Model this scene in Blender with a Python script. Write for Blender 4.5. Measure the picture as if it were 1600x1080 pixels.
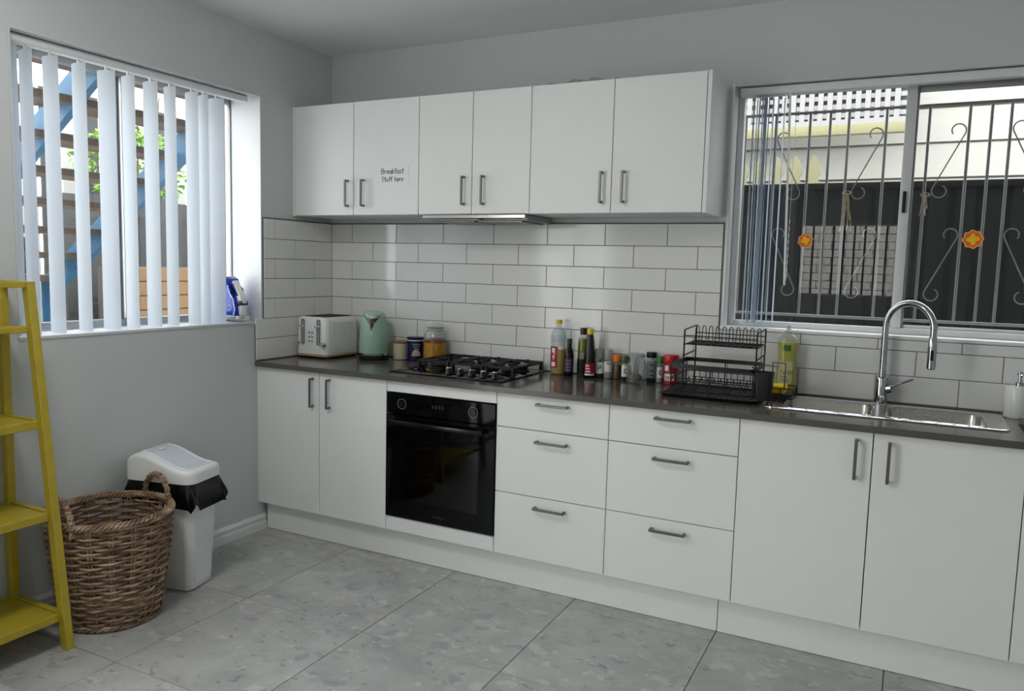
import bpy, bmesh, math, random
from mathutils import Vector, Matrix

SC = bpy.context.scene
for _o in list(bpy.data.objects):
    bpy.data.objects.remove(_o)
COL = SC.collection
PI = math.pi
random.seed(7)

# ------------------------------------------------------------------ camera
CAM_POS = Vector((3.0415, -3.6292, 1.4519))
YAW, PITCH, ROLL, FPX = 0.4679, -0.1016, 0.0259, 1213.75
_F = Vector((-math.sin(YAW) * math.cos(PITCH), math.cos(YAW) * math.cos(PITCH), math.sin(PITCH)))
_R = Vector((math.cos(YAW), math.sin(YAW), 0))
_U = _R.cross(_F)
_R2 = math.cos(ROLL) * _R + math.sin(ROLL) * _U
_U2 = -math.sin(ROLL) * _R + math.cos(ROLL) * _U
cam_data = bpy.data.cameras.new('camera')
cam_data.sensor_fit = 'HORIZONTAL'
cam_data.sensor_width = 36.0
cam_data.lens = 36.0 * FPX / 1600.0
cam_data.clip_start = 0.05
cam = bpy.data.objects.new('camera', cam_data)
COL.objects.link(cam)
cam.matrix_world = Matrix(((_R2.x, _U2.x, -_F.x, CAM_POS.x), (_R2.y, _U2.y, -_F.y, CAM_POS.y),
                           (_R2.z, _U2.z, -_F.z, CAM_POS.z), (0, 0, 0, 1)))
SC.camera = cam

# ------------------------------------------------------------------ sky and exposure
SC.view_settings.view_transform = 'Standard'
SC.view_settings.look = 'None'
SC.view_settings.gamma = 1.0
SC.view_settings.use_curve_mapping = False
SC.view_settings.exposure = 2.6
FILL_LAMP_STRENGTH = 5.8
SKY_STRENGTH = 1.0
world = bpy.data.worlds.new('overcast_sky')
SC.world = world
world.use_nodes = True
_wn, _wl = world.node_tree.nodes, world.node_tree.links
_wn.clear()
_wo = _wn.new('ShaderNodeOutputWorld')
_bg = _wn.new('ShaderNodeBackground')
_sky = _wn.new('ShaderNodeTexSky')
_sky.sky_type = 'PREETHAM'
_sky.turbidity = 6.0
_sky.sun_direction = (-0.45, 0.25, 0.86)
_mixw = _wn.new('ShaderNodeMix')
_mixw.data_type = 'RGBA'
_mixw.inputs[0].default_value = 0.94
_mixw.inputs[7].default_value = (0.97, 0.97, 0.985, 1)
_wl.new(_sky.outputs[0], _mixw.inputs[6])
_wl.new(_mixw.outputs[2], _bg.inputs[0])
_bg.inputs[1].default_value = SKY_STRENGTH
_wl.new(_bg.outputs[0], _wo.inputs[0])
SC.cycles.use_denoising = True
SC.cycles.max_bounces = 10
SC.cycles.diffuse_bounces = 6
SC.cycles.glossy_bounces = 4
SC.cycles.transmission_bounces = 6
SC.cycles.transparent_max_bounces = 20
SC.cycles.caustics_reflective = False
SC.cycles.caustics_refractive = False
SC.cycles.sample_clamp_indirect = 6.0


def portal(loc, rot, sx, sy):
    """Marks a window opening for the sky light; gives no light of its own."""
    l = bpy.data.lights.new('window_portal', 'AREA')
    l.shape = 'RECTANGLE'
    l.size, l.size_y = sx, sy
    l.cycles.is_portal = True
    o = bpy.data.objects.new('window_portal', l)
    COL.objects.link(o)
    o.location = loc
    o.rotation_euler = rot


portal((-0.255, -1.19, 1.705), (0, -PI / 2, 0), 1.2, 1.30)     # window by the bin
portal((3.05, 0.21, 1.74), (-PI / 2, 0, 0), 1.55, 1.12)        # window over the sink
portal((-0.255, -4.15, 1.25), (0, -PI / 2, 0), 2.3, 2.5)        # unseen glazed door added further along the left wall
portal((2.43, -6.36, 1.62), (PI / 2, 0, 0), 1.25, 0.9)         # window in the rear wall

# ------------------------------------------------------------------ materials


def lin(c):
    return tuple(((v / 255.0) / 12.92 if v / 255.0 <= 0.04045 else ((v / 255.0 + 0.055) / 1.055) ** 2.4) for v in c) + (1.0,)


MATS = {}


def mat(name, rgb, rough=0.5, metal=0.0, spec=0.5, vary=0.04, scale=30.0, bump=0.0, bscale=None, coat=0.0,
        trans=0.0, ior=1.45, alpha=1.0, sub=0.0, stretch=None, rvary=0.0):
    m = bpy.data.materials.new(name)
    m.use_nodes = True
    n, l = m.node_tree.nodes, m.node_tree.links
    b = n['Principled BSDF']
    tc = n.new('ShaderNodeTexCoord')
    src = tc.outputs['Object']
    if stretch:
        mp = n.new('ShaderNodeMapping')
        mp.inputs['Scale'].default_value = stretch
        l.new(src, mp.inputs[0])
        src = mp.outputs[0]
    nz = n.new('ShaderNodeTexNoise')
    nz.inputs['Scale'].default_value = scale
    nz.inputs['Detail'].default_value = 4
    l.new(src, nz.inputs['Vector'])
    c = lin(rgb)
    mx = n.new('ShaderNodeMix')
    mx.data_type = 'RGBA'
    mx.inputs[6].default_value = tuple(min(1, v * (1 - vary * 2)) for v in c[:3]) + (1,)
    mx.inputs[7].default_value = tuple(min(1, v * (1 + vary * 2)) for v in c[:3]) + (1,)
    l.new(nz.outputs[0], mx.inputs[0])
    l.new(mx.outputs[2], b.inputs['Base Color'])
    b.inputs['Roughness'].default_value = rough
    if rvary:
        mr = n.new('ShaderNodeMapRange')
        mr.inputs[3].default_value = max(0, rough - rvary)
        mr.inputs[4].default_value = min(1, rough + rvary)
        l.new(nz.outputs[0], mr.inputs[0])
        l.new(mr.outputs[0], b.inputs['Roughness'])
    b.inputs['Metallic'].default_value = metal
    b.inputs['Specular IOR Level'].default_value = spec
    b.inputs['IOR'].default_value = ior
    b.inputs['Coat Weight'].default_value = coat
    b.inputs['Transmission Weight'].default_value = trans
    b.inputs['Alpha'].default_value = alpha
    if sub:
        b.inputs['Subsurface Weight'].default_value = sub
    if bump:
        nb = n.new('ShaderNodeTexNoise')
        nb.inputs['Scale'].default_value = bscale or scale
        nb.inputs['Detail'].default_value = 3
        l.new(src, nb.inputs['Vector'])
        bp = n.new('ShaderNodeBump')
        bp.inputs['Strength'].default_value = bump
        bp.inputs['Distance'].default_value = 0.01
        l.new(nb.outputs[0], bp.inputs['Height'])
        l.new(bp.outputs[0], b.inputs['Normal'])
    MATS[name] = m
    return m


def thin_glass(name, tint=(245, 250, 248), rough=0.0, refl=1.0, haze=0.0):
    """Clear sheet: passes light straight through, mirrors a little by Fresnel."""
    m = bpy.data.materials.new(name)
    m.use_nodes = True
    n, l = m.node_tree.nodes, m.node_tree.links
    n.clear()
    out = n.new('ShaderNodeOutputMaterial')
    tr = n.new('ShaderNodeBsdfTransparent')
    tr.inputs[0].default_value = lin(tint)
    gl = n.new('ShaderNodeBsdfGlossy')
    gl.inputs['Roughness'].default_value = rough
    fr = n.new('ShaderNodeFresnel')
    # the same reflectance from either side of the sheet
    ge = n.new('ShaderNodeNewGeometry')
    io = n.new('ShaderNodeMapRange')
    io.inputs[3].default_value = 1.5
    io.inputs[4].default_value = 1 / 1.5
    l.new(ge.outputs['Backfacing'], io.inputs[0])
    l.new(io.outputs[0], fr.inputs[0])
    ml = n.new('ShaderNodeMath')
    ml.operation = 'MULTIPLY'
    ml.inputs[1].default_value = refl
    l.new(fr.outputs[0], ml.inputs[0])
    mx = n.new('ShaderNodeMixShader')
    l.new(ml.outputs[0], mx.inputs[0])
    if haze:
        df = n.new('ShaderNodeBsdfDiffuse')
        df.inputs[0].default_value = (0.8, 0.8, 0.8, 1)
        mh = n.new('ShaderNodeMixShader')
        mh.inputs[0].default_value = haze
        l.new(tr.outputs[0], mh.inputs[1])
        l.new(df.outputs[0], mh.inputs[2])
        l.new(mh.outputs[0], mx.inputs[1])
    else:
        l.new(tr.outputs[0], mx.inputs[1])
    l.new(gl.outputs[0], mx.inputs[2])
    l.new(mx.outputs[0], out.inputs[0])
    MATS[name] = m
    return m


def floor_material():
    m = bpy.data.materials.new('grey_stone_floor_tile')
    m.use_nodes = True
    n, l = m.node_tree.nodes, m.node_tree.links
    b = n['Principled BSDF']
    tc = n.new('ShaderNodeTexCoord')
    oi = n.new('ShaderNodeObjectInfo')
    cm = n.new('ShaderNodeCombineXYZ')
    ml = n.new('ShaderNodeMath')
    ml.operation = 'MULTIPLY'
    ml.inputs[1].default_value = 37.0
    l.new(oi.outputs['Random'], ml.inputs[0])
    l.new(ml.outputs[0], cm.inputs[0])
    l.new(ml.outputs[0], cm.inputs[1])
    ad = n.new('ShaderNodeVectorMath')
    ad.operation = 'ADD'
    l.new(tc.outputs['Object'], ad.inputs[0])
    l.new(cm.outputs[0], ad.inputs[1])
    # a little warp so that the pebbles come out uneven
    wn = n.new('ShaderNodeTexNoise')
    wn.inputs['Scale'].default_value = 9
    wn.inputs['Detail'].default_value = 3
    l.new(ad.outputs[0], wn.inputs['Vector'])
    ws = n.new('ShaderNodeVectorMath')
    ws.operation = 'SCALE'
    ws.inputs[3].default_value = 0.16
    l.new(wn.outputs['Color'], ws.inputs[0])
    wa = n.new('ShaderNodeVectorMath')
    wa.operation = 'ADD'
    l.new(ad.outputs[0], wa.inputs[0])
    l.new(ws.outputs[0], wa.inputs[1])
    mp = n.new('ShaderNodeMapping')
    mp.inputs['Scale'].default_value = (1.0, 1.7, 1.0)
    mp.inputs['Rotation'].default_value = (0, 0, 0.5)
    l.new(wa.outputs[0], mp.inputs[0])

    def blobs(scale, lo, hi):
        v = n.new('ShaderNodeTexVoronoi')
        v.feature = 'F1'
        v.inputs['Scale'].default_value = scale
        l.new(mp.outputs[0], v.inputs['Vector'])
        sz = n.new('ShaderNodeSeparateColor')
        l.new(v.outputs['Color'], sz.inputs[0])
        # only some cells show, each with its own tone
        pick = n.new('ShaderNodeMapRange')
        pick.inputs[1].default_value = lo
        pick.inputs[2].default_value = hi
        l.new(sz.outputs[0], pick.inputs[0])
        edge = n.new('ShaderNodeMapRange')
        edge.inputs[1].default_value = 0.34
        edge.inputs[2].default_value = 0.24
        l.new(v.outputs['Distance'], edge.inputs[0])
        mu = n.new('ShaderNodeMath')
        mu.operation = 'MULTIPLY'
        l.new(pick.outputs[0], mu.inputs[0])
        l.new(edge.outputs[0], mu.inputs[1])
        return mu.outputs[0]
    nz = n.new('ShaderNodeTexNoise')
    nz.inputs['Scale'].default_value = 5
    nz.inputs['Detail'].default_value = 8
    nz.inputs['Roughness'].default_value = 0.68
    l.new(wa.outputs[0], nz.inputs['Vector'])
    cr = n.new('ShaderNodeValToRGB')
    cr.color_ramp.elements[0].position = 0.30
    cr.color_ramp.elements[0].color = lin((156, 156, 155))
    cr.color_ramp.elements[1].position = 0.72
    cr.color_ramp.elements[1].color = lin((192, 192, 190))
    l.new(nz.outputs[0], cr.inputs[0])

    def over(a, fac, col, amount):
        x = n.new('ShaderNodeMix')
        x.data_type = 'RGBA'
        k = n.new('ShaderNodeMath')
        k.operation = 'MULTIPLY'
        k.inputs[1].default_value = amount
        l.new(fac, k.inputs[0])
        l.new(k.outputs[0], x.inputs[0])
        l.new(a, x.inputs[6])
        x.inputs[7].default_value = lin(col)
        return x.outputs[2]
    c = cr.outputs[0]
    c = over(c, blobs(7, 0.55, 0.75), (206, 206, 203), 0.50)
    c = over(c, blobs(9, 0.60, 0.80), (136, 137, 137), 0.50)
    c = over(c, blobs(19, 0.74, 0.86), (214, 214, 211), 0.42)
    c = over(c, blobs(23, 0.76, 0.88), (118, 118, 118), 0.55)
    l.new(c, b.inputs['Base Color'])
    rr = n.new('ShaderNodeMapRange')
    rr.inputs[3].default_value = 0.34
    rr.inputs[4].default_value = 0.5
    l.new(nz.outputs[0], rr.inputs[0])
    l.new(rr.outputs[0], b.inputs['Roughness'])
    b.inputs['Specular IOR Level'].default_value = 0.4
    MATS['floor_tile'] = m
    return m


def wicker_material():
    m = mat('willow_cane', (134, 110, 88), rough=0.55, vary=0.0, scale=40)
    n, l = m.node_tree.nodes, m.node_tree.links
    b = n['Principled BSDF']
    tc = n.new('ShaderNodeTexCoord')
    mp = n.new('ShaderNodeMapping')
    mp.inputs['Scale'].default_value = (1, 1, 6)
    l.new(tc.outputs['Object'], mp.inputs[0])
    nz = n.new('ShaderNodeTexNoise')
    nz.inputs['Scale'].default_value = 14
    nz.inputs['Detail'].default_value = 5
    l.new(mp.outputs[0], nz.inputs['Vector'])
    cr = n.new('ShaderNodeValToRGB')
    e = cr.color_ramp.elements
    e[0].position, e[0].color = 0.34, lin((96, 74, 58))
    e[1].position, e[1].color = 0.68, lin((196, 172, 146))
    x = e.new(0.5)
    x.color = lin((150, 122, 98))
    l.new(nz.outputs[0], cr.inputs[0])
    l.new(cr.outputs[0], b.inputs['Base Color'])
    return m


mat('wall_paint', (203, 206, 206), rough=0.75, vary=0.012, scale=3, bump=0.04, bscale=220)
mat('ceiling_paint', (226, 228, 227), rough=0.85, vary=0.012, scale=2, bump=0.04, bscale=150)
mat('white_gloss_paint', (206, 208, 212), rough=0.35, vary=0.01)
mat('trim_paint', (226, 228, 227), rough=0.4, vary=0.012)
mat('cabinet_white', (237, 237, 235), rough=0.45, vary=0.008, scale=6)
mat('cabinet_carcass', (214, 216, 214), rough=0.5, vary=0.01)
mat('kickboard_white', (240, 240, 235), rough=0.42, vary=0.01)
mat('worktop_stone', (88, 84, 80), rough=0.14, vary=0.09, scale=160, spec=0.55, rvary=0.04)
mat('glazed_tile', (232, 231, 228), rough=0.10, vary=0.012, scale=4, bump=0.012, bscale=9, spec=0.55)
mat('grout', (112, 108, 106), rough=0.9, vary=0.05)
mat('floor_grout', (70, 69, 68), rough=0.9, vary=0.06)
mat('handle_metal', (120, 118, 116), rough=0.32, metal=0.9, vary=0.03, scale=200)
mat('chrome_trim', (225, 227, 230), rough=0.06, metal=1.0, vary=0.0)
mat('chrome', (168, 170, 173), rough=0.05, metal=1.0, vary=0.0)
mat('steel_bowl', (178, 173, 166), rough=0.26, metal=1.0, vary=0.05, scale=90, stretch=(1, 12, 1), rvary=0.06)
mat('frame_white', (214, 215, 215), rough=0.4, metal=0.1, vary=0.02)
mat('steel_brushed', (190, 186, 180), rough=0.22, metal=1.0, vary=0.04, scale=120, stretch=(1, 12, 1), rvary=0.05)
mat('aluminium', (176, 178, 180), rough=0.38, metal=0.75, vary=0.03)
mat('aluminium_grey', (150, 152, 153), rough=0.42, metal=0.5, vary=0.03)
mat('black_glass', (6, 7, 10), rough=0.04, vary=0.0, spec=0.22)
mat('oven_black', (10, 10, 12), rough=0.18, vary=0.02)
mat('cast_iron', (16, 16, 17), rough=0.5, vary=0.1, bump=0.1, bscale=300)
mat('black_plastic', (11, 12, 14), rough=0.4, vary=0.05)
mat('black_wire', (13, 13, 14), rough=0.38, vary=0.05)
mat('bag_black', (6, 6, 7), rough=0.28, vary=0.05, spec=0.4)
mat('bin_white', (234, 235, 235), rough=0.3, vary=0.012, scale=8)
mat('bin_flap', (214, 220, 230), rough=0.12, vary=0.01, scale=8)
mat('ladder_yellow', (178, 158, 46), rough=0.33, vary=0.08, scale=20, spec=0.5)
mat('vane_fabric', (220, 225, 231), rough=0.8, vary=0.015, scale=60)
mat('toaster_cream', (236, 236, 233), rough=0.28, vary=0.01)
mat('wood_pale', (176, 152, 120), rough=0.5, vary=0.12, scale=20, stretch=(1, 1, 8))
mat('kettle_green', (158, 190, 168), rough=0.22, vary=0.015, coat=0.3)
mat('candle_cream', (206, 196, 166), rough=0.35, vary=0.03)
mat('lid_brown', (150, 116, 78), rough=0.5, vary=0.12, scale=60)
mat('tin_navy', (22, 22, 66), rough=0.25, vary=0.05)
mat('print_pink', (206, 164, 158), rough=0.4, vary=0.2, scale=120)
mat('print_white', (230, 230, 228), rough=0.45, vary=0.02)
mat('print_red', (164, 22, 30), rough=0.4, vary=0.05)
mat('print_black', (20, 20, 22), rough=0.5, vary=0.02)
mat('print_green', (70, 112, 56), rough=0.45, vary=0.05)
mat('print_purple', (74, 44, 84), rough=0.4, vary=0.1)
mat('print_cream', (214, 206, 160), rough=0.45, vary=0.05)
mat('print_grey', (150, 152, 154), rough=0.4, vary=0.04)
mat('cap_yellow', (226, 196, 40), rough=0.35, vary=0.03)
mat('cap_black', (18, 18, 19), rough=0.35, vary=0.03)
mat('cap_orange', (232, 118, 24), rough=0.35, vary=0.03)
mat('cap_green', (62, 92, 34), rough=0.35, vary=0.05)
mat('cap_green_bright', (52, 128, 60), rough=0.35, vary=0.05)
mat('cap_red', (188, 22, 26), rough=0.3, vary=0.03)
mat('cap_brown', (70, 50, 44), rough=0.4, vary=0.05)
mat('oil_golden', (240, 188, 50), rough=0.08, vary=0.02, trans=0.15, ior=1.35)
mat('honey_amber', (200, 150, 48), rough=0.12, vary=0.30, scale=55, trans=0.10, ior=1.35)
mat('amber_top', (128, 62, 22), rough=0.2, vary=0.1)
mat('sauce_dark', (18, 14, 14), rough=0.08, vary=0.03)
mat('olive_oil', (132, 126, 16), rough=0.08, vary=0.02, trans=0.10, ior=1.35)
mat('dish_soap', (238, 220, 10), rough=0.06, vary=0.02, trans=0.12, ior=1.35)
mat('spice_brown', (112, 76, 44), rough=0.7, vary=0.25, scale=200)
mat('spice_dark', (40, 38, 36), rough=0.7, vary=0.25, scale=200)
mat('spice_pale', (176, 174, 168), rough=0.7, vary=0.15, scale=200)
mat('paper_white', (236, 238, 238), rough=0.7, vary=0.01)
mat('soap_ceramic', (226, 226, 222), rough=0.16, vary=0.01)
mat('sponge_yellow', (236, 200, 20), rough=0.9, vary=0.1, scale=120, bump=0.5, bscale=250)
mat('scourer_grey', (60, 58, 60), rough=0.95, vary=0.2, scale=160, bump=0.6, bscale=200)
mat('iron_blue', (18, 62, 178), rough=0.2, vary=0.03)
mat('iron_navy', (14, 24, 70), rough=0.25, vary=0.03)
mat('cord_grey', (170, 172, 176), rough=0.5, vary=0.05)
mat('sticker_orange', (240, 110, 10), rough=0.5, vary=0.03)
mat('sticker_yellow', (250, 200, 20), rough=0.5, vary=0.03)
mat('sticker_pale', (250, 196, 140), rough=0.5, vary=0.03)
mat('grille_paint', (120, 120, 119), rough=0.5, vary=0.04)
mat('fence_charcoal', (14, 14, 15), rough=0.8, spec=0.08, vary=0.10, scale=12)
mat('weatherboard_cream', (160, 157, 150), rough=0.6, vary=0.03, scale=8, stretch=(1, 1, 6))
mat('lattice_white', (146, 143, 143), rough=0.7, vary=0.03)
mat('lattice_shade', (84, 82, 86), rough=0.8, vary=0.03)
mat('timber_yellow', (134, 130, 98), rough=0.7, vary=0.08, scale=14, stretch=(6, 6, 1))
mat('straw', (176, 160, 128), rough=0.8, vary=0.12)
mat('stringer_blue', (40, 92, 128), rough=0.5, vary=0.12, scale=9)
mat('tread_brown', (98, 84, 74), rough=0.75, vary=0.12, scale=12, stretch=(1, 8, 8))
mat('paling_grey', (70, 70, 72), rough=0.8, vary=0.12, scale=10, stretch=(6, 6, 1))
mat('paling_white', (176, 174, 174), rough=0.7, vary=0.05, scale=10, stretch=(6, 6, 1))
mat('brick_tan', (134, 106, 74), rough=0.85, vary=0.09, scale=30, bump=0.2, bscale=80)
mat('brick_pink', (98, 62, 48), rough=0.85, vary=0.1, scale=30, bump=0.2, bscale=80)
mat('mortar', (96, 90, 82), rough=0.95, vary=0.06)
mat('brick_pale', (232, 226, 222), rough=0.8, vary=0.04, scale=30)
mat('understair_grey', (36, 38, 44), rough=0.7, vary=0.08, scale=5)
mat('concrete', (214, 212, 206), rough=0.9, vary=0.08, scale=6)
mat('leaf_green', (112, 152, 52), rough=0.5, vary=0.25, scale=8, trans=0.0)
mat('bark', (104, 88, 70), rough=0.9, vary=0.15)
mat('screen_text', (150, 156, 160), rough=0.4, vary=0.02)
floor_material()
wicker_material()
thin_glass('window_glass', tint=(252, 254, 253), refl=1.0)
thin_glass('jar_glass', tint=(248, 250, 249), rough=0.02, refl=1.2)
thin_glass('clear_plastic', tint=(232, 238, 240), rough=0.12, refl=1.4, haze=0.10)
thin_glass('clear_film', tint=(240, 240, 240), rough=0.15, refl=1.6, haze=0.5)
thin_glass('frosted_cap', tint=(206, 212, 212), rough=0.25, refl=1.2, haze=0.35)


def fill_lamp_material():
    m = bpy.data.materials.new('fill_diffuser')
    m.use_nodes = True
    n, l = m.node_tree.nodes, m.node_tree.links
    n.clear()
    o = n.new('ShaderNodeOutputMaterial')
    e = n.new('ShaderNodeEmission')
    e.inputs[0].default_value = (1.0, 0.985, 0.96, 1)
    e.inputs[1].default_value = FILL_LAMP_STRENGTH
    l.new(e.outputs[0], o.inputs[0])
    MATS['fill_diffuser'] = m


fill_lamp_material()


def vane_translucent():
    m = MATS['vane_fabric']
    n, l = m.node_tree.nodes, m.node_tree.links
    out = [x for x in n if x.type == 'OUTPUT_MATERIAL'][0]
    b = n['Principled BSDF']
    t = n.new('ShaderNodeBsdfTranslucent')
    t.inputs[0].default_value = lin((214, 222, 232))
    mx = n.new('ShaderNodeMixShader')
    mx.inputs[0].default_value = 0.55
    l.new(b.outputs[0], mx.inputs[1])
    l.new(t.outputs[0], mx.inputs[2])
    l.new(mx.outputs[0], out.inputs[0])


vane_translucent()
MATS['floor_tile'] = bpy.data.materials['grey_stone_floor_tile']

# ------------------------------------------------------------------ mesh helpers


def new():
    return bmesh.new()


def box(bm, x0, x1, y0, y1, z0, z1, bev=0.0, seg=2):
    t = bmesh.new()
    bmesh.ops.create_cube(t, size=1.0)
    for v in t.verts:
        v.co = Vector(((x0 + x1) / 2 + v.co.x * (x1 - x0), (y0 + y1) / 2 + v.co.y * (y1 - y0), (z0 + z1) / 2 + v.co.z * (z1 - z0)))
    if bev > 0:
        bmesh.ops.bevel(t, geom=list(t.edges), offset=bev, segments=seg, profile=0.5, affect='EDGES', clamp_overlap=True)
    join(bm, t)
    return bm


def join(bm, t, M=None):
    if M is not None:
        t.transform(M)
    idx = {}
    for v in t.verts:
        idx[v] = bm.verts.new(v.co)
    for f in t.faces:
        try:
            bm.faces.new([idx[v] for v in f.verts])
        except ValueError:
            pass
    t.free()


def ring(bm, c, ax, r, n, ref=None):
    ax = ax.normalized()
    if ref is None:
        ref = Vector((0, 0, 1)) if abs(ax.z) < 0.9 else Vector((1, 0, 0))
    u = ax.cross(ref).normalized()
    w = ax.cross(u).normalized()
    return [bm.verts.new(c + u * (r * math.cos(2 * PI * i / n)) + w * (r * math.sin(2 * PI * i / n))) for i in range(n)], u


def skin(bm, a, b):
    n = len(a)
    for i in range(n):
        bm.faces.new((a[i], a[(i + 1) % n], b[(i + 1) % n], b[i]))


def cyl(bm, p0, p1, r0, r1=None, n=20, caps=True):
    p0, p1 = Vector(p0), Vector(p1)
    r1 = r0 if r1 is None else r1
    a, _ = ring(bm, p0, p1 - p0, r0, n)
    b, _ = ring(bm, p1, p1 - p0, r1, n)
    skin(bm, a, b)
    if caps:
        bm.faces.new(list(reversed(a)))
        bm.faces.new(b)
    return bm


def tube(bm, pts, r, n=8, closed=False):
    pts = [Vector(p) for p in pts]
    m = len(pts)
    rs = r if isinstance(r, (list, tuple)) else [r] * m
    u = None
    rings = []
    for i in range(m):
        if closed:
            t = (pts[(i + 1) % m] - pts[i - 1])
        elif i == 0:
            t = pts[1] - pts[0]
        elif i == m - 1:
            t = pts[-1] - pts[-2]
        else:
            t = (pts[i + 1] - pts[i]).normalized() + (pts[i] - pts[i - 1]).normalized()
        if t.length < 1e-9:
            t = Vector((0, 0, 1))
        t.normalize()
        if u is None:
            ref = Vector((0, 0, 1)) if abs(t.z) < 0.9 else Vector((1, 0, 0))
            u = t.cross(ref).normalized()
        else:
            u = (u - t * u.dot(t))
            if u.length < 1e-6:
                u = t.cross(Vector((0.3, 0.5, 0.8)))
            u.normalize()
        w = t.cross(u)
        rings.append([bm.verts.new(pts[i] + u * (rs[i] * math.cos(2 * PI * k / n)) + w * (rs[i] * math.sin(2 * PI * k / n))) for k in range(n)])
    for i in range(m - 1):
        skin(bm, rings[i], rings[i + 1])
    if closed:
        skin(bm, rings[-1], rings[0])
    else:
        bm.faces.new(list(reversed(rings[0])))
        bm.faces.new(rings[-1])
    return bm


def lathe(bm, prof, c, n=28, sx=1.0, sy=1.0, cap0=True, cap1=True):
    """prof: list of (r, z) from bottom to top around the vertical through c."""
    rings = []
    for r, z in prof:
        rings.append([bm.verts.new((c[0] + sx * r * math.cos(2 * PI * k / n), c[1] + sy * r * math.sin(2 * PI * k / n), c[2] + z)) for k in range(n)])
    for a, b in zip(rings, rings[1:]):
        skin(bm, a, b)
    if cap0:
        bm.faces.new(list(reversed(rings[0])))
    if cap1:
        bm.faces.new(rings[-1])
    return bm


def rrect(w, d, r, n=5):
    """rounded rectangle outline, counter-clockwise, centred."""
    out = []
    for cx, cy, a0 in ((w / 2 - r, d / 2 - r, 0), (-w / 2 + r, d / 2 - r, PI / 2), (-w / 2 + r, -d / 2 + r, PI), (w / 2 - r, -d / 2 + r, 1.5 * PI)):
        for i in range(n + 1):
            a = a0 + (PI / 2) * i / n
            out.append((cx + r * math.cos(a), cy + r * math.sin(a)))
    return out


def loft(bm, sections, cap0=True, cap1=True):
    rings = [[bm.verts.new(p) for p in s] for s in sections]
    for a, b in zip(rings, rings[1:]):
        skin(bm, a, b)
    if cap0:
        bm.faces.new(list(reversed(rings[0])))
    if cap1:
        bm.faces.new(rings[-1])
    return bm


def prism(bm, poly, axis, a0, a1, bev=0.0, seg=2):
    """Extrudes a 2-D outline along an axis: 'x' -> (y,z), 'y' -> (x,z), 'z' -> (x,y)."""
    def P(p, a):
        return {'x': (a, p[0], p[1]), 'y': (p[0], a, p[1]), 'z': (p[0], p[1], a)}[axis]
    t = bmesh.new()
    A = [t.verts.new(P(p, a0)) for p in poly]
    B = [t.verts.new(P(p, a1)) for p in poly]
    skin(t, A, B)
    t.faces.new(list(reversed(A)))
    t.faces.new(B)
    if bev > 0:
        es = [e for e in t.edges if (e.verts[0] in A) == (e.verts[1] in A)]
        bmesh.ops.bevel(t, geom=es, offset=bev, segments=seg, profile=0.5, affect='EDGES', clamp_overlap=True)
    join(bm, t)
    return bm


def wpos(o):
    v = Vector(o.location)
    p = o.parent
    while p is not None:
        v += Vector(p.location)
        p = p.parent
    return v


def obj(name, bm, m, parent=None, smooth=35, loc=None, local=False, **props):
    """Links a bmesh, drawn in world coordinates, as ONE mesh object; its origin goes to loc (or to its parent's)."""
    bmesh.ops.recalc_face_normals(bm, faces=bm.faces)
    base = Vector((0, 0, 0))
    if not local:
        pw = wpos(parent) if parent is not None else Vector((0, 0, 0))
        base = Vector(loc) if loc is not None else pw
        bmesh.ops.translate(bm, verts=bm.verts, vec=-base)
    me = bpy.data.meshes.new(name)
    bm.to_mesh(me)
    bm.free()
    if smooth:
        for p in me.polygons:
            p.use_smooth = True
        me.set_sharp_from_angle(angle=math.radians(smooth))
    me.materials.append(MATS[m] if isinstance(m, str) else m)
    o = bpy.data.objects.new(name, me)
    COL.objects.link(o)
    if parent is not None:
        o.parent = parent
        o.location = (base - wpos(parent)) if not local else (0, 0, 0)
    else:
        o.location = base
    for k, v in props.items():
        o[k] = v
    return o


def inst(name, me, loc, parent, rot=(0, 0, 0)):
    o = bpy.data.objects.new(name, me)
    COL.objects.link(o)
    o.parent = parent
    o.location = Vector(loc) - wpos(parent)
    o.rotation_euler = rot
    return o


def thing(name, label, cat, loc=(0, 0, 0), group=None, rotz=0.0):
    o = bpy.data.objects.new(name, None)
    o.empty_display_size = 0.05
    COL.objects.link(o)
    o.location = loc
    o.rotation_euler = (0, 0, rotz)
    o['label'] = label
    o['category'] = cat
    if group:
        o['group'] = group
    return o


def tag(o, label, cat, group=None):
    o['label'] = label
    o['category'] = cat
    if group:
        o['group'] = group
    return o


def struct(name, bm, m, loc=(0, 0, 0), smooth=35, label=None):
    o = obj(name, bm, m, None, smooth=smooth, loc=loc, kind='structure')
    if label:
        o['label'] = label
    return o


def slab_mesh(name, w, h, t, c, m):
    """Tile: a thin slab facing -y (w along x, h along z) with chamfered front edges; origin at the back centre."""
    x, z = w / 2, h / 2
    v = [(-x, 0, -z), (x, 0, -z), (x, 0, z), (-x, 0, z),
         (-x, -t + c, -z), (x, -t + c, -z), (x, -t + c, z), (-x, -t + c, z),
         (-x + c, -t, -z + c), (x - c, -t, -z + c), (x - c, -t, z - c), (-x + c, -t, z - c)]
    f = [(0, 3, 2, 1), (8, 9, 10, 11)]
    for i in range(4):
        j = (i + 1) % 4
        f.append((i, j, 4 + j, 4 + i))
        f.append((4 + i, 4 + j, 8 + j, 8 + i))
    me = bpy.data.meshes.new(name)
    me.from_pydata(v, [], f)
    bm = bmesh.new()
    bm.from_mesh(me)
    bmesh.ops.recalc_face_normals(bm, faces=bm.faces)
    bm.to_mesh(me)
    bm.free()
    me.materials.append(MATS[m])
    return me

# ------------------------------------------------------------------ room shell
RX, RY, H = 5.2, -6.1, 2.6234


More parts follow.
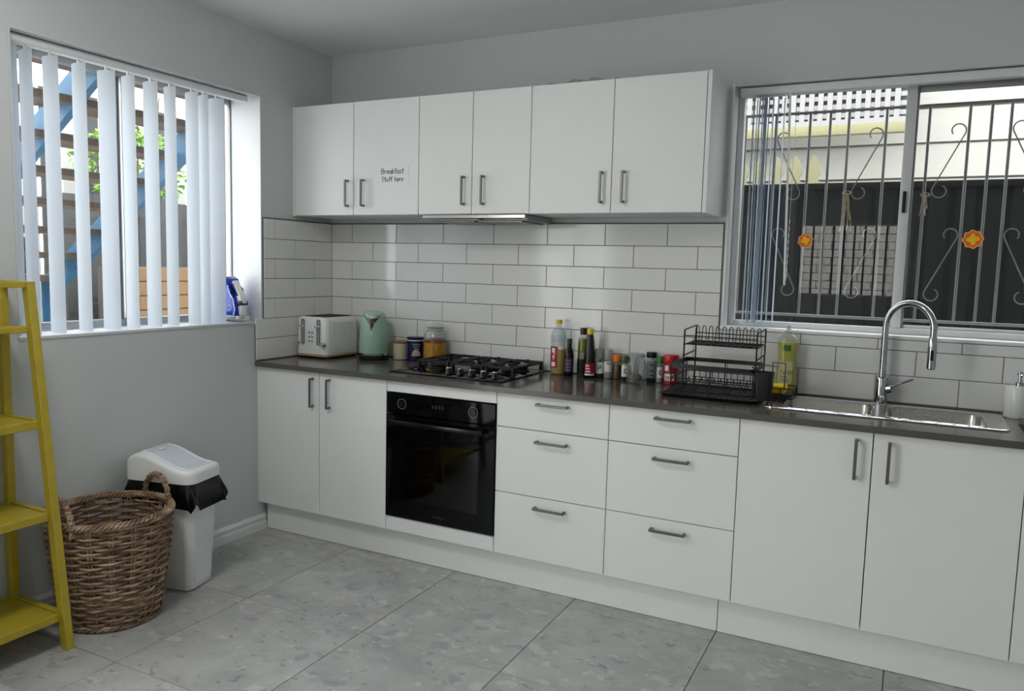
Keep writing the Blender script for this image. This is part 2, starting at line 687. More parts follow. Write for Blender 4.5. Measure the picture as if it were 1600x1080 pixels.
def wall_mesh(us, vs, holes, mapper, t0, t1):
    """Wall slab over the (u, v) grid with rectangular openings; mapper(u, v, t) -> point."""
    us = sorted(set(us + [h[0] for h in holes] + [h[1] for h in holes]))
    vs = sorted(set(vs + [h[2] for h in holes] + [h[3] for h in holes]))

    def solid(i, j):
        if i < 0 or j < 0 or i >= len(us) - 1 or j >= len(vs) - 1:
            return False
        uc, vc = (us[i] + us[i + 1]) / 2, (vs[j] + vs[j + 1]) / 2
        return not any(h[0] < uc < h[1] and h[2] < vc < h[3] for h in holes)
    bm = new()
    V = {}

    def v(i, j, k):
        if (i, j, k) not in V:
            V[(i, j, k)] = bm.verts.new(mapper(us[i], vs[j], (t0, t1)[k]))
        return V[(i, j, k)]
    for i in range(len(us) - 1):
        for j in range(len(vs) - 1):
            if not solid(i, j):
                continue
            bm.faces.new((v(i, j, 0), v(i + 1, j, 0), v(i + 1, j + 1, 0), v(i, j + 1, 0)))
            bm.faces.new((v(i, j, 1), v(i, j + 1, 1), v(i + 1, j + 1, 1), v(i + 1, j, 1)))
            for (di, dj, a, b) in ((-1, 0, (i, j), (i, j + 1)), (1, 0, (i + 1, j), (i + 1, j + 1)), (0, -1, (i, j), (i + 1, j)), (0, 1, (i, j + 1), (i + 1, j + 1))):
                if not solid(i + di, j + dj):
                    bm.faces.new((v(*a, 0), v(*b, 0), v(*b, 1), v(*a, 1)))
    return bm


W1 = (-1.8294, -0.5554, 1.115, 2.2975)          # opening beside the bin: y0, y1, z0, z1
W2 = (2.285, 3.80, 1.19, 2.287)                 # opening over the sink: x0, x1, z0, z1
W3 = (1.83, 3.05, 1.19, 2.06)                   # opening in the rear wall
D1 = (-5.4, -2.9, 0.03, 2.35)                   # unseen glazed door added in the left wall for daylight
wall_left = struct('wall_left', wall_mesh([RY, 0.2], [-0.05, H], [W1, D1], lambda u, v, t: (t, u, v), -0.25, 0.0), 'wall_paint', smooth=0)
wall_back = struct('wall_back', wall_mesh([-0.0, RX], [-0.05, H], [W2], lambda u, v, t: (u, t, v), 0.0, 0.2), 'wall_paint', smooth=0)
wall_rear = struct('wall_rear', wall_mesh([-0.25, RX + 0.25], [-0.05, H], [W3], lambda u, v, t: (u, t, v), RY - 0.25, RY), 'wall_paint', smooth=0)
wall_right = struct('wall_right', box(new(), RX, RX + 0.25, RY, 0.2, -0.05, H), 'wall_paint', smooth=0)
ceiling = struct('ceiling', box(new(), -0.25, RX + 0.25, RY - 0.25, 0.2, H, H + 0.2), 'ceiling_paint', smooth=0)
floor = struct('floor', box(new(), -0.0, RX, RY, 0.0, -0.06, -0.008), 'floor_grout', smooth=0)

# floor tiles, one object each
FX0, FP, FY0, FPY = 0.598 - 0.6155, 0.6155, -0.640, 0.6225
gap = 0.0028
_full = None
xs = [0.0] + [FX0 + FP * k for k in range(1, 12) if FX0 + FP * k < RX] + [RX]
ys = [0.0] + [FY0 - FPY * k for k in range(0, 12) if FY0 - FPY * k > RY] + [RY]
_cache = {}
for i in range(len(xs) - 1):
    for j in range(len(ys) - 1):
        w, d = xs[i + 1] - xs[i] - gap, ys[j] - ys[j + 1] - gap
        if w < 0.03 or d < 0.03:
            continue
        key = (round(w, 4), round(d, 4))
        if key not in _cache:
            me = slab_mesh('floor_tile', w, d, 0.009, 0.0012, 'floor_tile')
            me.transform(Matrix.Rotation(-PI / 2, 4, 'X'))    # front face (-y) turned up
            _cache[key] = me
        inst('tile', _cache[key], ((xs[i] + xs[i + 1]) / 2, (ys[j] + ys[j + 1]) / 2, -0.009), floor)

# skirting
_prof = [(0, 0), (0.020, 0), (0.020, 0.040), (0.014, 0.043), (0.014, 0.056), (0.018, 0.060), (0.018, 0.068), (0.010, 0.076), (0.006, 0.082), (0, 0.082)]
bm = prism(new(), _prof, 'y', -2.9, -0.552)
struct('baseboard_left', bm, 'trim_paint')
bm = new()
prism(bm, [(RY + a, b) for a, b in _prof], 'x', 0.0, RX)
struct('baseboard_rear', bm, 'trim_paint')

# splashback: each tile an object on its wall
PX, PZ, ZT = 0.3096, 0.1055, 1.670
TJ = 0.003
_tc = {}


def wall_tile(parent, along, u0, u1, z0, z1):
    w, h = u1 - u0 - TJ, z1 - z0 - TJ
    if w < 0.008 or h < 0.008:
        return
    key = (round(w, 4), round(h, 4))
    if key not in _tc:
        _tc[key] = slab_mesh('wall_tile', w, h, 0.008, 0.001, 'glazed_tile')
    uc, zc = (u0 + u1) / 2, (z0 + z1) / 2
    tilt = (random.uniform(-0.0025, 0.0025), 0, random.uniform(-0.0025, 0.0025))
    if along == 'x':
        inst('tile', _tc[key], (uc, -0.002, zc), parent, tilt)
    else:
        inst('tile', _tc[key], (0.002, uc, zc), parent, (tilt[0], 0, PI / 2 + tilt[2]))


obj('grout_bed', box(new(), 0.0, 2.279, -0.0065, 0.0, 0.921, ZT), 'grout', wall_back, smooth=0)
obj('edge_trim', box(new(), 0.0105, 2.279, -0.0108, 0.0, ZT, ZT + 0.005), 'grout', wall_back, smooth=0)
obj('edge_trim', box(new(), 0.0, 0.0108, -0.552, -0.0108, ZT, ZT + 0.005), 'grout', wall_left, smooth=0)
obj('grout_bed', box(new(), 2.279, RX - 0.6, -0.0065, 0.0, 0.921, W2[2] - 0.002), 'grout', wall_back, smooth=0)
obj('grout_bed', box(new(), 0.0, 0.0065, -0.552, -0.0065, 0.921, ZT), 'grout', wall_left, smooth=0)
obj('grout_bed', box(new(), 0.0, 0.0065, -0.613, -0.552, 0.921, W1[2] - 0.004), 'grout', wall_left, smooth=0)
for r in range(7):
    z1, z0 = ZT - PZ * r, ZT - PZ * (r + 1)
    if r == 6:
        z0 = 0.9235
    off = 0.1595 if r % 2 == 0 else 0.3070
    cuts = [0.009] + [off + PX * k for k in range(0, 16)]
    for a, b in zip(cuts, cuts[1:]):
        if a > RX - 0.6:
            break
        if a < 2.277:
            e = min(b, 2.277) if z1 > W2[2] else b
            wall_tile(wall_back, 'x', a, e, z0, z1)
        if z0 < W2[2] and b > 2.277:
            s = max(a, 2.277) if z1 > W2[2] else a
            if z1 > W2[2]:
                wall_tile(wall_back, 'x', s, b, z0, W2[2] - 0.002)
            elif a >= 2.277:
                wall_tile(wall_back, 'x', a, b, z0, z1)
    offl = 0.156 if r % 2 == 0 else 0.318
    cl = [0.009] + [offl + 0.317 * k for k in range(3)]
    for a, b in zip(cl, cl[1:]):
        lim = 0.552 if z0 > W1[2] - 0.06 else 0.613
        e = min(b, lim)
        if a < lim:
            wall_tile(wall_left, 'y', -e, -a, z0, z1)

# ------------------------------------------------------------------ window beside the bin
window_1 = bpy.data.objects.new('window_1', None)
COL.objects.link(window_1)
window_1.location = (-0.12, -1.19, W1[2])
window_1['kind'] = 'structure'
y0, y1, z0, z1 = W1
obj('jamb_lining', box(new(), -0.249, 0.003, y1 - 0.010, y1 - 0.0005, z0 + 0.02, z1), 'white_gloss_paint', window_1)
obj('jamb_lining', box(new(), -0.249, 0.003, y0 + 0.0005, y0 + 0.010, z0 + 0.02, z1), 'white_gloss_paint', window_1)
obj('head_lining', box(new(), -0.249, 0.003, y0 + 0.010, y1 - 0.010, z1 - 0.010, z1 - 0.0005), 'white_gloss_paint', window_1)
obj('sill', box(new(), -0.249, 0.004, y0 + 0.0005, y1 - 0.0005, z0 + 0.0005, z0 + 0.014, 0.002), 'white_gloss_paint', window_1)
fy0, fy1, fz0, fz1 = y0 + 0.010, y1 - 0.010, z0 + 0.018, z1 - 0.010
obj('frame', box(new(), -0.245, -0.205, fy0, fy0 + 0.03, fz0, fz1, 0.003), 'aluminium', window_1)
obj('frame', box(new(), -0.222, -0.204, fy1 - 0.006, fy1, fz0, fz1, 0.001), 'aluminium_grey', window_1)
obj('frame', box(new(), -0.245, -0.205, fy0 + 0.03, fy1 - 0.006, fz0, fz0 + 0.03, 0.003), 'aluminium', window_1)
obj('frame', box(new(), -0.245, -0.205, fy0 + 0.03, fy1 - 0.006, fz1 - 0.03, fz1, 0.003), 'aluminium', window_1)
obj('mullion', box(new(), -0.238, -0.212, -1.232, -1.206, fz0 + 0.03, fz1 - 0.03, 0.003), 'aluminium_grey', window_1)
obj('mullion', box(new(), -0.212, -0.190, -1.222, -1.196, fz0 + 0.03, fz1 - 0.03, 0.003), 'aluminium', window_1)
obj('latch', box(new(), -0.190, -0.176, -1.219, -1.199, 1.60, 1.73, 0.004), 'trim_paint', window_1)
obj('pane', box(new(), -0.229, -0.225, fy0 + 0.03, -1.219, fz0 + 0.03, fz1 - 0.03), 'window_glass', window_1, smooth=0)
obj('pane', box(new(), -0.209, -0.205, -1.209, fy1 - 0.006, fz0 + 0.03, fz1 - 0.03), 'window_glass', window_1, smooth=0)


# vertical blinds


def vane_bm(c, width, theta, zb, zt, sag):
    """Curved strip hanging at c=(x,y); theta turns it from the y axis toward +x."""
    bm = new()
    n = 7
    d = Vector((math.sin(theta), math.cos(theta)))
    nn = Vector((d.y, -d.x))
    zs = [zb, zb + 0.02, (zb + zt) / 2, zt - 0.03, zt]
    cols = []
    for i in range(n):
        s = i / (n - 1) - 0.5
        p = Vector(c) + d * (s * width) + nn * (sag * (1 - 4 * s * s))
        cols.append([bm.verts.new((p.x, p.y, z)) for z in zs])
    for a, b in zip(cols, cols[1:]):
        for k in range(len(zs) - 1):
            bm.faces.new((a[k], b[k], b[k + 1], a[k + 1]))
    return bm


blind1 = thing('vertical_blind', 'white vertical blind with open slats in the window above the bin', 'blind', (-0.06, -1.19, W1[2] + 0.02))
bm = box(new(), -0.088, -0.038, y0 + 0.012, -0.602, 2.252, 2.286, 0.010, 3)
obj('headrail', bm, 'trim_paint', blind1)
edges = [(-1.797, -1.758), (-1.753, -1.700), (-1.661, -1.595), (-1.540, -1.477), (-1.427, -1.342), (-1.314, -1.247), (-1.207, -1.129), (-1.098, -1.030), (-0.979, -0.903), (-0.903, -0.841), (-0.845, -0.743)]
VW = 0.089
for a, b in edges:
    yc = (a + b) / 2
    k = (yc - CAM_POS.y) / (CAM_POS.x + 0.06)
    rr = math.sqrt(1 + k * k)
    th = math.atan(k) + math.acos(min(1, (b - a) / (VW * rr)))
    v = obj('vane', vane_bm((-0.063, yc), VW, th, 1.132, 2.238, 0.007), 'vane_fabric', blind1, smooth=60)
    obj('hook', box(new(), -0.067, -0.059, yc - 0.004, yc + 0.004, 2.238, 2.254), 'trim_paint', v, smooth=0)

# ------------------------------------------------------------------ window over the sink
window_2 = bpy.data.objects.new('window_2', None)
COL.objects.link(window_2)
window_2.location = (3.04, 0.1, W2[2])
window_2['kind'] = 'structure'
x0, x1, z0, z1 = W2
obj('jamb_lining', box(new(), x0 + 0.0005, x0 + 0.010, -0.009, 0.199, z0 + 0.012, z1), 'cabinet_white', window_2)
obj('jamb_lining', box(new(), x1 - 0.010, x1 - 0.0005, -0.009, 0.199, z0 + 0.012, z1), 'cabinet_white', window_2)
obj('head_lining', box(new(), x0 + 0.010, x1 - 0.010, -0.003, 0.199, z1 - 0.010, z1 - 0.0005), 'wall_paint', window_2)
obj('sill', box(new(), x0 - 0.004, x1 + 0.002, -0.012, 0.199, z0 - 0.001, z0 + 0.014, 0.003), 'cabinet_white', window_2)
gx0, gx1, gz0, gz1 = x0 + 0.010, x1 - 0.010, z0 + 0.014, z1 - 0.010
for a, b, c, d in ((gx0, gx0 + 0.028, gz0, gz1), (gx1 - 0.028, gx1, gz0, gz1), (gx0 + 0.028, gx1 - 0.028, gz0, gz0 + 0.026), (gx0 + 0.028, gx1 - 0.028, gz1 - 0.03, gz1)):
    obj('frame', box(new(), a, b, 0.088, 0.132, c, d, 0.003), 'frame_white', window_2)
# the sliding sash on the right of the mullion, the fixed light on the left
obj('mullion', box(new(), 2.985, 3.024, 0.092, 0.112, gz0 + 0.026, gz1 - 0.03, 0.003), 'frame_white', window_2)
obj('sash_stile', box(new(), 3.000, 3.034, 0.1125, 0.130, gz0 + 0.026, gz1 - 0.03, 0.003), 'aluminium_grey', window_2)
obj('sash_rail', box(new(), 3.034, gx1 - 0.028, 0.114, 0.129, gz1 - 0.056, gz1 - 0.03, 0.002), 'aluminium_grey', window_2)
obj('sash_rail', box(new(), 3.034, gx1 - 0.028, 0.114, 0.129, gz0 + 0.026, gz0 + 0.040, 0.002), 'frame_white', window_2)
obj('latch', box(new(), 2.996, 3.010, 0.080, 0.092, 1.72, 1.81, 0.003), 'black_plastic', window_2)
obj('pane', box(new(), gx0 + 0.028, 2.985, 0.100, 0.104, gz0 + 0.026, gz1 - 0.03), 'window_glass', window_2, smooth=0)
obj('pane', box(new(), 3.034, gx1 - 0.028, 0.120, 0.124, gz0 + 0.040, gz1 - 0.056), 'window_glass', window_2, smooth=0)

blind2 = thing('vertical_blind', 'vertical blind drawn to the left side of the window over the sink', 'blind', (2.43, 0.04, W2[2] + 0.02))
obj('headrail', box(new(), 2.312, x1 - 0.012, 0.018, 0.062, 2.236, 2.272, 0.006), 'trim_paint', blind2)
sx = [2.372, 2.386, 2.396, 2.410, 2.424, 2.436, 2.455, 2.476, 2.503]
sa = [-7, -12, -8, -13, 0, -9, -12, -7, -11]
for i, (vx, an) in enumerate(zip(sx, sa)):
    v = obj('vane', vane_bm((vx, 0.040), VW, math.radians(an), 1.222, 2.228, 0.004), 'vane_fabric', blind2, smooth=60)
    obj('hook', box(new(), vx - 0.003, vx + 0.003, 0.037, 0.043, 2.228, 2.238), 'trim_paint', v, smooth=0)
obj('wand', cyl(new(), (2.528, 0.012, 2.236), (2.552, 0.006, 1.40), 0.005, n=10), 'trim_paint', blind2)
bm = new()
for i in range(9):
    t = 1.235 - 0.0
    cyl(bm, (2.555, 0.03, 1.69 - 0.03 * i), (2.555, 0.03, 1.672 - 0.03 * i), 0.0022, n=6)
tube(bm, [(2.555, 0.03, 2.24), (2.555, 0.03, 1.42)], 0.0009, 5)
obj('bead_chain', bm, 'trim_paint', blind2, kind='stuff')

# flower stickers on the panes


def flower(name, label, cx, cz, yb, r, rot):
    t = thing(name, label, 'sticker', (cx, yb, cz), 'flower stickers on the glass')
    for k, (sc_, m, dy) in enumerate(((1.0, 'sticker_pale', 0.0), (0.90, 'sticker_orange', 0.0006), (0.62, 'sticker_yellow', 0.0012))):
        n = 60
        lobes = (8, 8, 4)[k]
        pts = []
        for i in range(n):
            a = 2 * PI * i / n
            depth = (0.14, 0.16, 0.42)[k]
            rad = r * sc_ * (1 - depth * (0.5 - 0.5 * math.cos(lobes * a)))
            pts.append((cx + rad * math.cos(a + rot), cz + rad * math.sin(a + rot)))
        obj(('backing', 'petals', 'centre')[k], prism(new(), pts, 'y', yb - dy - 0.0006, yb - dy), m, t, smooth=0)


flower('flower_sticker', 'orange and yellow flower sticker on the left pane', 2.618, 1.600, 0.0995, 0.0335, 0.3)
flower('flower_sticker', 'orange and yellow flower sticker on the right pane', 3.268, 1.612, 0.1195, 0.040, 0.1)

# ------------------------------------------------------------------ security grille outside the sink window
GY = 0.172
grille = thing('security_grille', 'pale metal security grille with scrolls outside the sink window', 'grille', (3.04, GY, W2[2]))


def bar(a, b, r=0.006, name='bar'):
    return obj(name, cyl(new(), a, b, r, n=8), 'grille_paint', grille)


for z in (2.175, 1.262):
    bar((W2[0] + 0.002, GY, z), (W2[1] - 0.002, GY, z), 0.0065, 'rail')
for bx in (2.315, 2.450, 2.598, 2.683, 2.760, 2.911, 2.993, 3.076, 3.225, 3.303, 3.372, 3.520, 3.600, 3.680, 3.76):
    bar((bx, GY + 0.013, 1.262), (bx, GY + 0.013, 2.175))


def scroll(xa, za, xb, zb, side):
    """S-shaped rod: a curl at the top point, a straight run, a curl at the bottom point."""
    d = Vector((xb - xa, zb - za)).normalized()
    nrm = Vector((-d.y, d.x)) * side
    r = 0.030
    top, bot = [], []
    c = Vector((xa, za)) + nrm * r
    for i in range(15):
        a = i / 14 * 1.35 * PI
        rr = r * (1 - 0.25 * i / 14)
        v = c + (-nrm * math.cos(a) - d * math.sin(a)) * rr
        top.append((v.x, GY + 0.012, v.y))
    c = Vector((xb, zb)) - nrm * r
    for i in range(15):
        a = i / 14 * 1.5 * PI
        rr = r * (1 - 0.2 * i / 14)
        v = c + (nrm * math.cos(a) + d * math.sin(a)) * rr
        bot.append((v.x, GY + 0.012, v.y))
    obj('scroll', tube(new(), list(reversed(top)) + bot, 0.0030, 6), 'grille_paint', grille)


for xl, xr, dirn in ((2.450, 2.598, 1), (2.760, 2.911, -1), (3.076, 3.225, -1), (3.372, 3.520, 1)):
    for zt_, zb_ in ((2.055, 1.83), (1.62, 1.39)):
        if dirn > 0:
            scroll(xl + 0.012, zt_, xr - 0.03, zb_, 1)
        else:
            scroll(xr - 0.012, zt_, xl + 0.03, zb_, -1)

# dried grass caught on the grille


def straw(label, cx, cz, n, seed, ln):
    rnd = random.Random(seed)
    bm = new()
    for i in range(n):
        a = rnd.uniform(-0.35, 0.35)
        p = [Vector((cx + rnd.uniform(-0.006, 0.006), GY - 0.012 + rnd.uniform(-0.004, 0.004), cz))]
        L = ln * rnd.uniform(0.6, 1.0)
        for k in range(1, 5):
            p.append(p[0] + Vector((math.sin(a) * L * k / 4 * 0.5, 0, -L * k / 4)) + Vector((rnd.uniform(-0.003, 0.003), 0, 0)))
        tube(bm, p, 0.0016, 5)
    for i in range(4):
        a0 = rnd.uniform(0, 2 * PI)
        tube(bm, [(cx + 0.012 * math.cos(a0 + t) * (1 + 0.2 * i), GY - 0.012, cz + 0.009 * math.sin(a0 + t)) for t in [x * 0.5 for x in range(12)]], 0.0018, 5)
    o = obj('dried_grass_tuft', bm, 'straw', None, loc=(cx, GY, cz))
    tag(o, label, 'dried grass')


straw('dried grass tuft hanging on the grille behind the left pane', 2.772, 1.815, 11, 3, 0.17)
straw('small dried grass tuft on the grille behind the right pane', 3.082, 1.80, 5, 5, 0.09)

# ------------------------------------------------------------------ rear window (seen mirrored in the sink window)
window_3 = bpy.data.objects.new('window_3', None)
COL.objects.link(window_3)
window_3.location = (2.44, RY - 0.12, W3[2])
window_3['kind'] = 'structure'
x0, x1, z0, z1 = W3
for a, b, c, d in ((x0, x0 + 0.03, z0, z1), (x1 - 0.03, x1, z0, z1), (x0 + 0.03, x1 - 0.03, z0, z0 + 0.03), (x0 + 0.03, x1 - 0.03, z1 - 0.03, z1)):
    obj('frame', box(new(), a, b, RY - 0.16, RY - 0.11, c, d, 0.003), 'trim_paint', window_3)
obj('mullion', box(new(), 2.885, 2.925, RY - 0.155, RY - 0.115, z0 + 0.03, z1 - 0.03), 'oven_black', window_3, smooth=0)
obj('pane', box(new(), x0 + 0.03, 2.885, RY - 0.137, RY - 0.133, z0 + 0.03, z1 - 0.03), 'window_glass', window_3, smooth=0)
for k in range(24):
    zz = z0 + 0.045 + k * 0.033
    obj('louvre', box(new(), 2.930, x1 - 0.034, RY - 0.15, RY - 0.115, zz, zz + 0.012), 'trim_paint', window_3, smooth=0)
for k in range(8):
    xx = x0 + 0.14 + k * 0.115
    obj('bar', box(new(), xx, xx + 0.022, RY - 0.20, RY - 0.18, z0, z1), 'paling_grey', window_3, smooth=0)

# unseen glazed double door, added in the left wall to let in more daylight
added_door_1 = bpy.data.objects.new('added_door_1', None)
COL.objects.link(added_door_1)
added_door_1.location = (-0.12, -4.15, 0.03)
added_door_1['kind'] = 'structure'
dy0, dy1, dz0, dz1 = D1
for a, b in ((dy0, dy0 + 0.06), (-4.18, -4.12), (dy1 - 0.06, dy1)):
    obj('stile', box(new(), -0.16, -0.11, a, b, dz0, dz1, 0.003), 'aluminium', added_door_1)
for a, b in ((dz0, dz0 + 0.08), (dz1 - 0.06, dz1)):
    for c, d in ((dy0 + 0.06, -4.18), (-4.12, dy1 - 0.06)):
        obj('rail', box(new(), -0.16, -0.11, c, d, a, b, 0.003), 'aluminium', added_door_1)
for c, d in ((dy0 + 0.06, -4.18), (-4.12, dy1 - 0.06)):
    obj('pane', box(new(), -0.137, -0.133, c, d, dz0 + 0.08, dz1 - 0.06), 'window_glass', added_door_1, smooth=0)

# added ceiling fill light, out of view at the top left, brightens the room
LMX, LMY = 0.95, -2.45
t = thing('fill_ceiling_light', 'round white ceiling light added out of view to brighten the kitchen', 'light', (LMX, LMY, H))
obj('base_plate', lathe(new(), [(0.20, 0), (0.20, 0.018)], (LMX, LMY, H - 0.0185), 40), 'trim_paint', t)
obj('diffuser', lathe(new(), [(0.02, 0), (0.10, 0.008), (0.16, 0.030), (0.185, 0.060), (0.188, 0.085), (0.185, 0.095)], (LMX, LMY, H - 0.114), 40), 'fill_diffuser', t)

# ------------------------------------------------------------------ outside, behind the sink window
bm = box(new(), -9, 14, 0.2, 12, -0.30, -0.10)
box(bm, -9, -0.25, -14, 0.2, -0.30, -0.10)
box(bm, -0.25, 14, -14, RY - 0.25, -0.30, -0.10)
gnd = struct('ground', bm, 'concrete', smooth=0)

fence = thing('charcoal_fence', 'dark charcoal metal fence close outside the sink window', 'fence', (2.8, 1.22, -0.1))
px = 0.2
while px < 6.0:
    # a ribbed sheet, rolled in trapezoid folds
    prof = []
    x = px
    while x < px + 0.76 - 1e-6:
        prof += [(x, 1.20), (x + 0.07, 1.20), (x + 0.085, 1.222), (x + 0.105, 1.222), (x + 0.12, 1.20)]
        x += 0.127
    prof.append((px + 0.7635, 1.20))
    back = [(a, b + 0.004) for a, b in reversed(prof)]
    obj('sheet', prism(new(), prof + back, 'z', -0.09, 1.935), 'fence_charcoal', fence, smooth=0)
    px += 0.763
obj('top_rail', box(new(), 0.1, 6.1, 1.185, 1.240, 1.935, 1.97, 0.004), 'fence_charcoal', fence)

house = thing('neighbour_house', 'cream weatherboard house wall beyond the charcoal fence', 'house', (2.6, 3.5, -0.1))
obj('wall', box(new(), -2.0, 7.0, 3.45, 3.7, -0.1, 4.2), 'weatherboard_cream', house, smooth=0)
bz = 1.42
k = 0
while bz < 3.9:
    bm = prism(new(), [(3.448, bz), (3.400, bz), (3.412, bz + 0.256), (3.448, bz + 0.256)], 'x', -2.0, 7.0)
    obj('weatherboard', bm, 'weatherboard_cream', house, smooth=0)
    bz += 0.272
    k += 1

lat = thing('lattice_screen', 'white square lattice screen on a yellowish beam above the cream boards', 'screen', (2.3, 2.90, 2.5))
LX0, LX1, LZ0, LZ1, LY = 0.6, 2.955, 2.615, 3.30, 2.90
obj('beam', box(new(), LX0, LX1, LY - 0.02, LY + 0.06, 2.515, 2.590, 0.004), 'timber_yellow', lat)
for xx in (LX0 + 0.02, 1.40):
    obj('post', box(new(), xx, xx + 0.08, LY - 0.01, LY + 0.05, -0.1, 2.515), 'lattice_white', lat, smooth=0)
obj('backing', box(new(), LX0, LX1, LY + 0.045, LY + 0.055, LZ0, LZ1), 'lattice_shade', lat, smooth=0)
obj('bottom_rail', box(new(), LX0, LX1, LY - 0.012, LY + 0.045, 2.590, LZ0 + 0.012), 'lattice_white', lat, smooth=0)
x = LX0
me_v = None
while x < LX1 - 0.05:
    if me_v is None:
        o = obj('lattice_slat', box(new(), -0.019, 0.019, 0, 0.008, 0, LZ1 - LZ0), 'lattice_white', lat, smooth=0, local=True)
        me_v = o.data
        o.location = Vector((x + 0.019, LY, LZ0)) - wpos(lat)
    else:
        inst('lattice_slat', me_v, (x + 0.019, LY, LZ0), lat)
    x += 0.0665
z = LZ0 + 0.03
while z < LZ1:
    obj('lattice_slat', box(new(), LX0, LX1, LY + 0.009, LY + 0.017, z, z + 0.034), 'lattice_white', lat, smooth=0)
    z += 0.0665

pick = thing('picket_fence', 'pale yellow picket fence tops behind the charcoal fence', 'fence', (2.1, 2.0, -0.1))
obj('rail', box(new(), 1.3, 2.47, 2.022, 2.06, 1.75, 1.83), 'timber_yellow', pick, smooth=0)
k = 0
x = 2.475
while x > 1.35:
    c = x - 0.05
    out = [(c - 0.046, -0.09), (c + 0.046, -0.09), (c + 0.046, 2.06), (c + 0.030, 2.085), (c + 0.030, 2.10), (c + 0.046, 2.125), (c + 0.040, 2.17), (c + 0.022, 2.21), (c, 2.245),
           (c - 0.022, 2.21), (c - 0.040, 2.17), (c - 0.046, 2.125), (c - 0.030, 2.10), (c - 0.030, 2.085), (c - 0.046, 2.06)]
    obj('picket', prism(new(), out, 'y', 2.0, 2.02), 'timber_yellow', pick, smooth=0)
    x -= 0.118

# ------------------------------------------------------------------ outside, behind the window by the bin
stair = thing('outdoor_stair', 'outdoor stair with brown treads and blue stringers beyond the blind', 'stairs', (-1.4, -0.4, -0.1))
for k in range(-1, 7):
    zt = 2.275 - 0.166 * k
    xt = -1.0 - 0.25 * k
    obj('tread', box(new(), xt - 0.25, xt, -1.30, 0.06, zt - 0.022, zt + 0.024, 0.004, 1), 'tread_brown', stair)


def stringer(yc, dz):
    sl = 0.166 / 0.25
    xa, xb = -0.72, -2.70
    za, zb = 2.275 + (xa + 1.0) * sl + dz, 2.275 + (xb + 1.0) * sl + dz
    poly = [(xa, za - 0.10), (xa, za + 0.10), (xb, zb + 0.10), (xb, zb - 0.10)]
    obj('stringer', prism(new(), poly, 'y', yc - 0.022, yc + 0.022), 'stringer_blue', stair, smooth=0)


stringer(-0.88, 0.07)
for yp in (-0.88, -0.03):
    obj('post', box(new(), -2.70, -2.62, yp - 0.02, yp + 0.02, -0.1, 1.12), 'stringer_blue', stair, smooth=0)
stringer(-0.03, 0.02)

under = thing('store_cupboard', 'grey boarded cupboard in the shade under the outdoor stair', 'cupboard', (-3.1, -0.5, -0.1))
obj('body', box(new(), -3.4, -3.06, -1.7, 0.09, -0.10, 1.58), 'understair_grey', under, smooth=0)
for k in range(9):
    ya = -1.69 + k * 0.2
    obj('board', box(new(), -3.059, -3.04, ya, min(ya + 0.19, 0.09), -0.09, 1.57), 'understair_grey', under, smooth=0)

lowwall = thing('brick_garden_wall', 'low tan brick garden wall seen between the blind slats', 'wall', (-2.4, 0.8, -0.1))
obj('mortar', box(new(), -2.44, -2.206, 0.22, 2.6, -0.10, 1.372), 'mortar', lowwall, smooth=0)
bme = None
for r in range(8):
    zb = 1.372 - 0.110 * (r + 1)
    for k in range(7):
        ya = 0.225 + k * 0.34 + (0.0 if r % 2 else -0.17)
        a, b = max(ya, 0.222), min(ya + 0.330, 2.598)
        if b - a < 0.05:
            continue
        obj('brick', box(new(), -2.206, -2.196, a, b, zb + 0.005, zb + 0.105, 0.003, 1), 'brick_tan', lowwall, smooth=0)

gf = thing('paling_fence', 'weathered grey paling fence above the tan garden wall', 'fence', (-2.7, 0.8, -0.1))
obj('rail', box(new(), -2.78, -2.73, 0.1, 3.2, 1.62, 1.70), 'paling_grey', gf, smooth=0)
for k in range(18):
    ya = 0.12 + k * 0.17
    obj('paling', box(new(), -2.73, -2.712, ya, ya + 0.155 + 0.01 * (k % 2), -0.1, 1.92 + 0.015 * ((k * 7) % 3)), 'paling_grey', gf, smooth=0)

wf = thing('white_board_fence', 'tall white boarded fence far behind the outdoor stair', 'fence', (-4.0, 1.0, -0.1))
for k in range(22):
    ya = -1.2 + k * 0.2
    obj('board', box(new(), -4.02, -4.0, ya, ya + 0.165, -0.1, 2.95), 'paling_white' if k % 2 else 'paling_grey', wf, smooth=0)
obj('rail', box(new(), -4.06, -4.02, -1.2, 3.2, 1.9, 1.98), 'paling_white', wf, smooth=0)
obj('rail', box(new(), -4.06, -4.02, -1.2, 3.2, 0.6, 0.68), 'paling_white', wf, smooth=0)

pier = thing('brick_pier', 'pink brick return wall just outside the window beside the iron', 'wall', (-0.45, -0.40, -0.1))
obj('mortar', box(new(), -0.50, -0.262, -0.478, -0.20, -0.1, 2.7), 'mortar', pier, smooth=0)
for r in range(32):
    zb = -0.09 + 0.087 * r
    for a, b in (((-0.498, -0.264),) if r % 2 else ((-0.498, -0.386), (-0.376, -0.264))):
        obj('brick', box(new(), a, b, -0.488, -0.478, zb, zb + 0.077, 0.003, 1), 'brick_pink', pier, smooth=0)


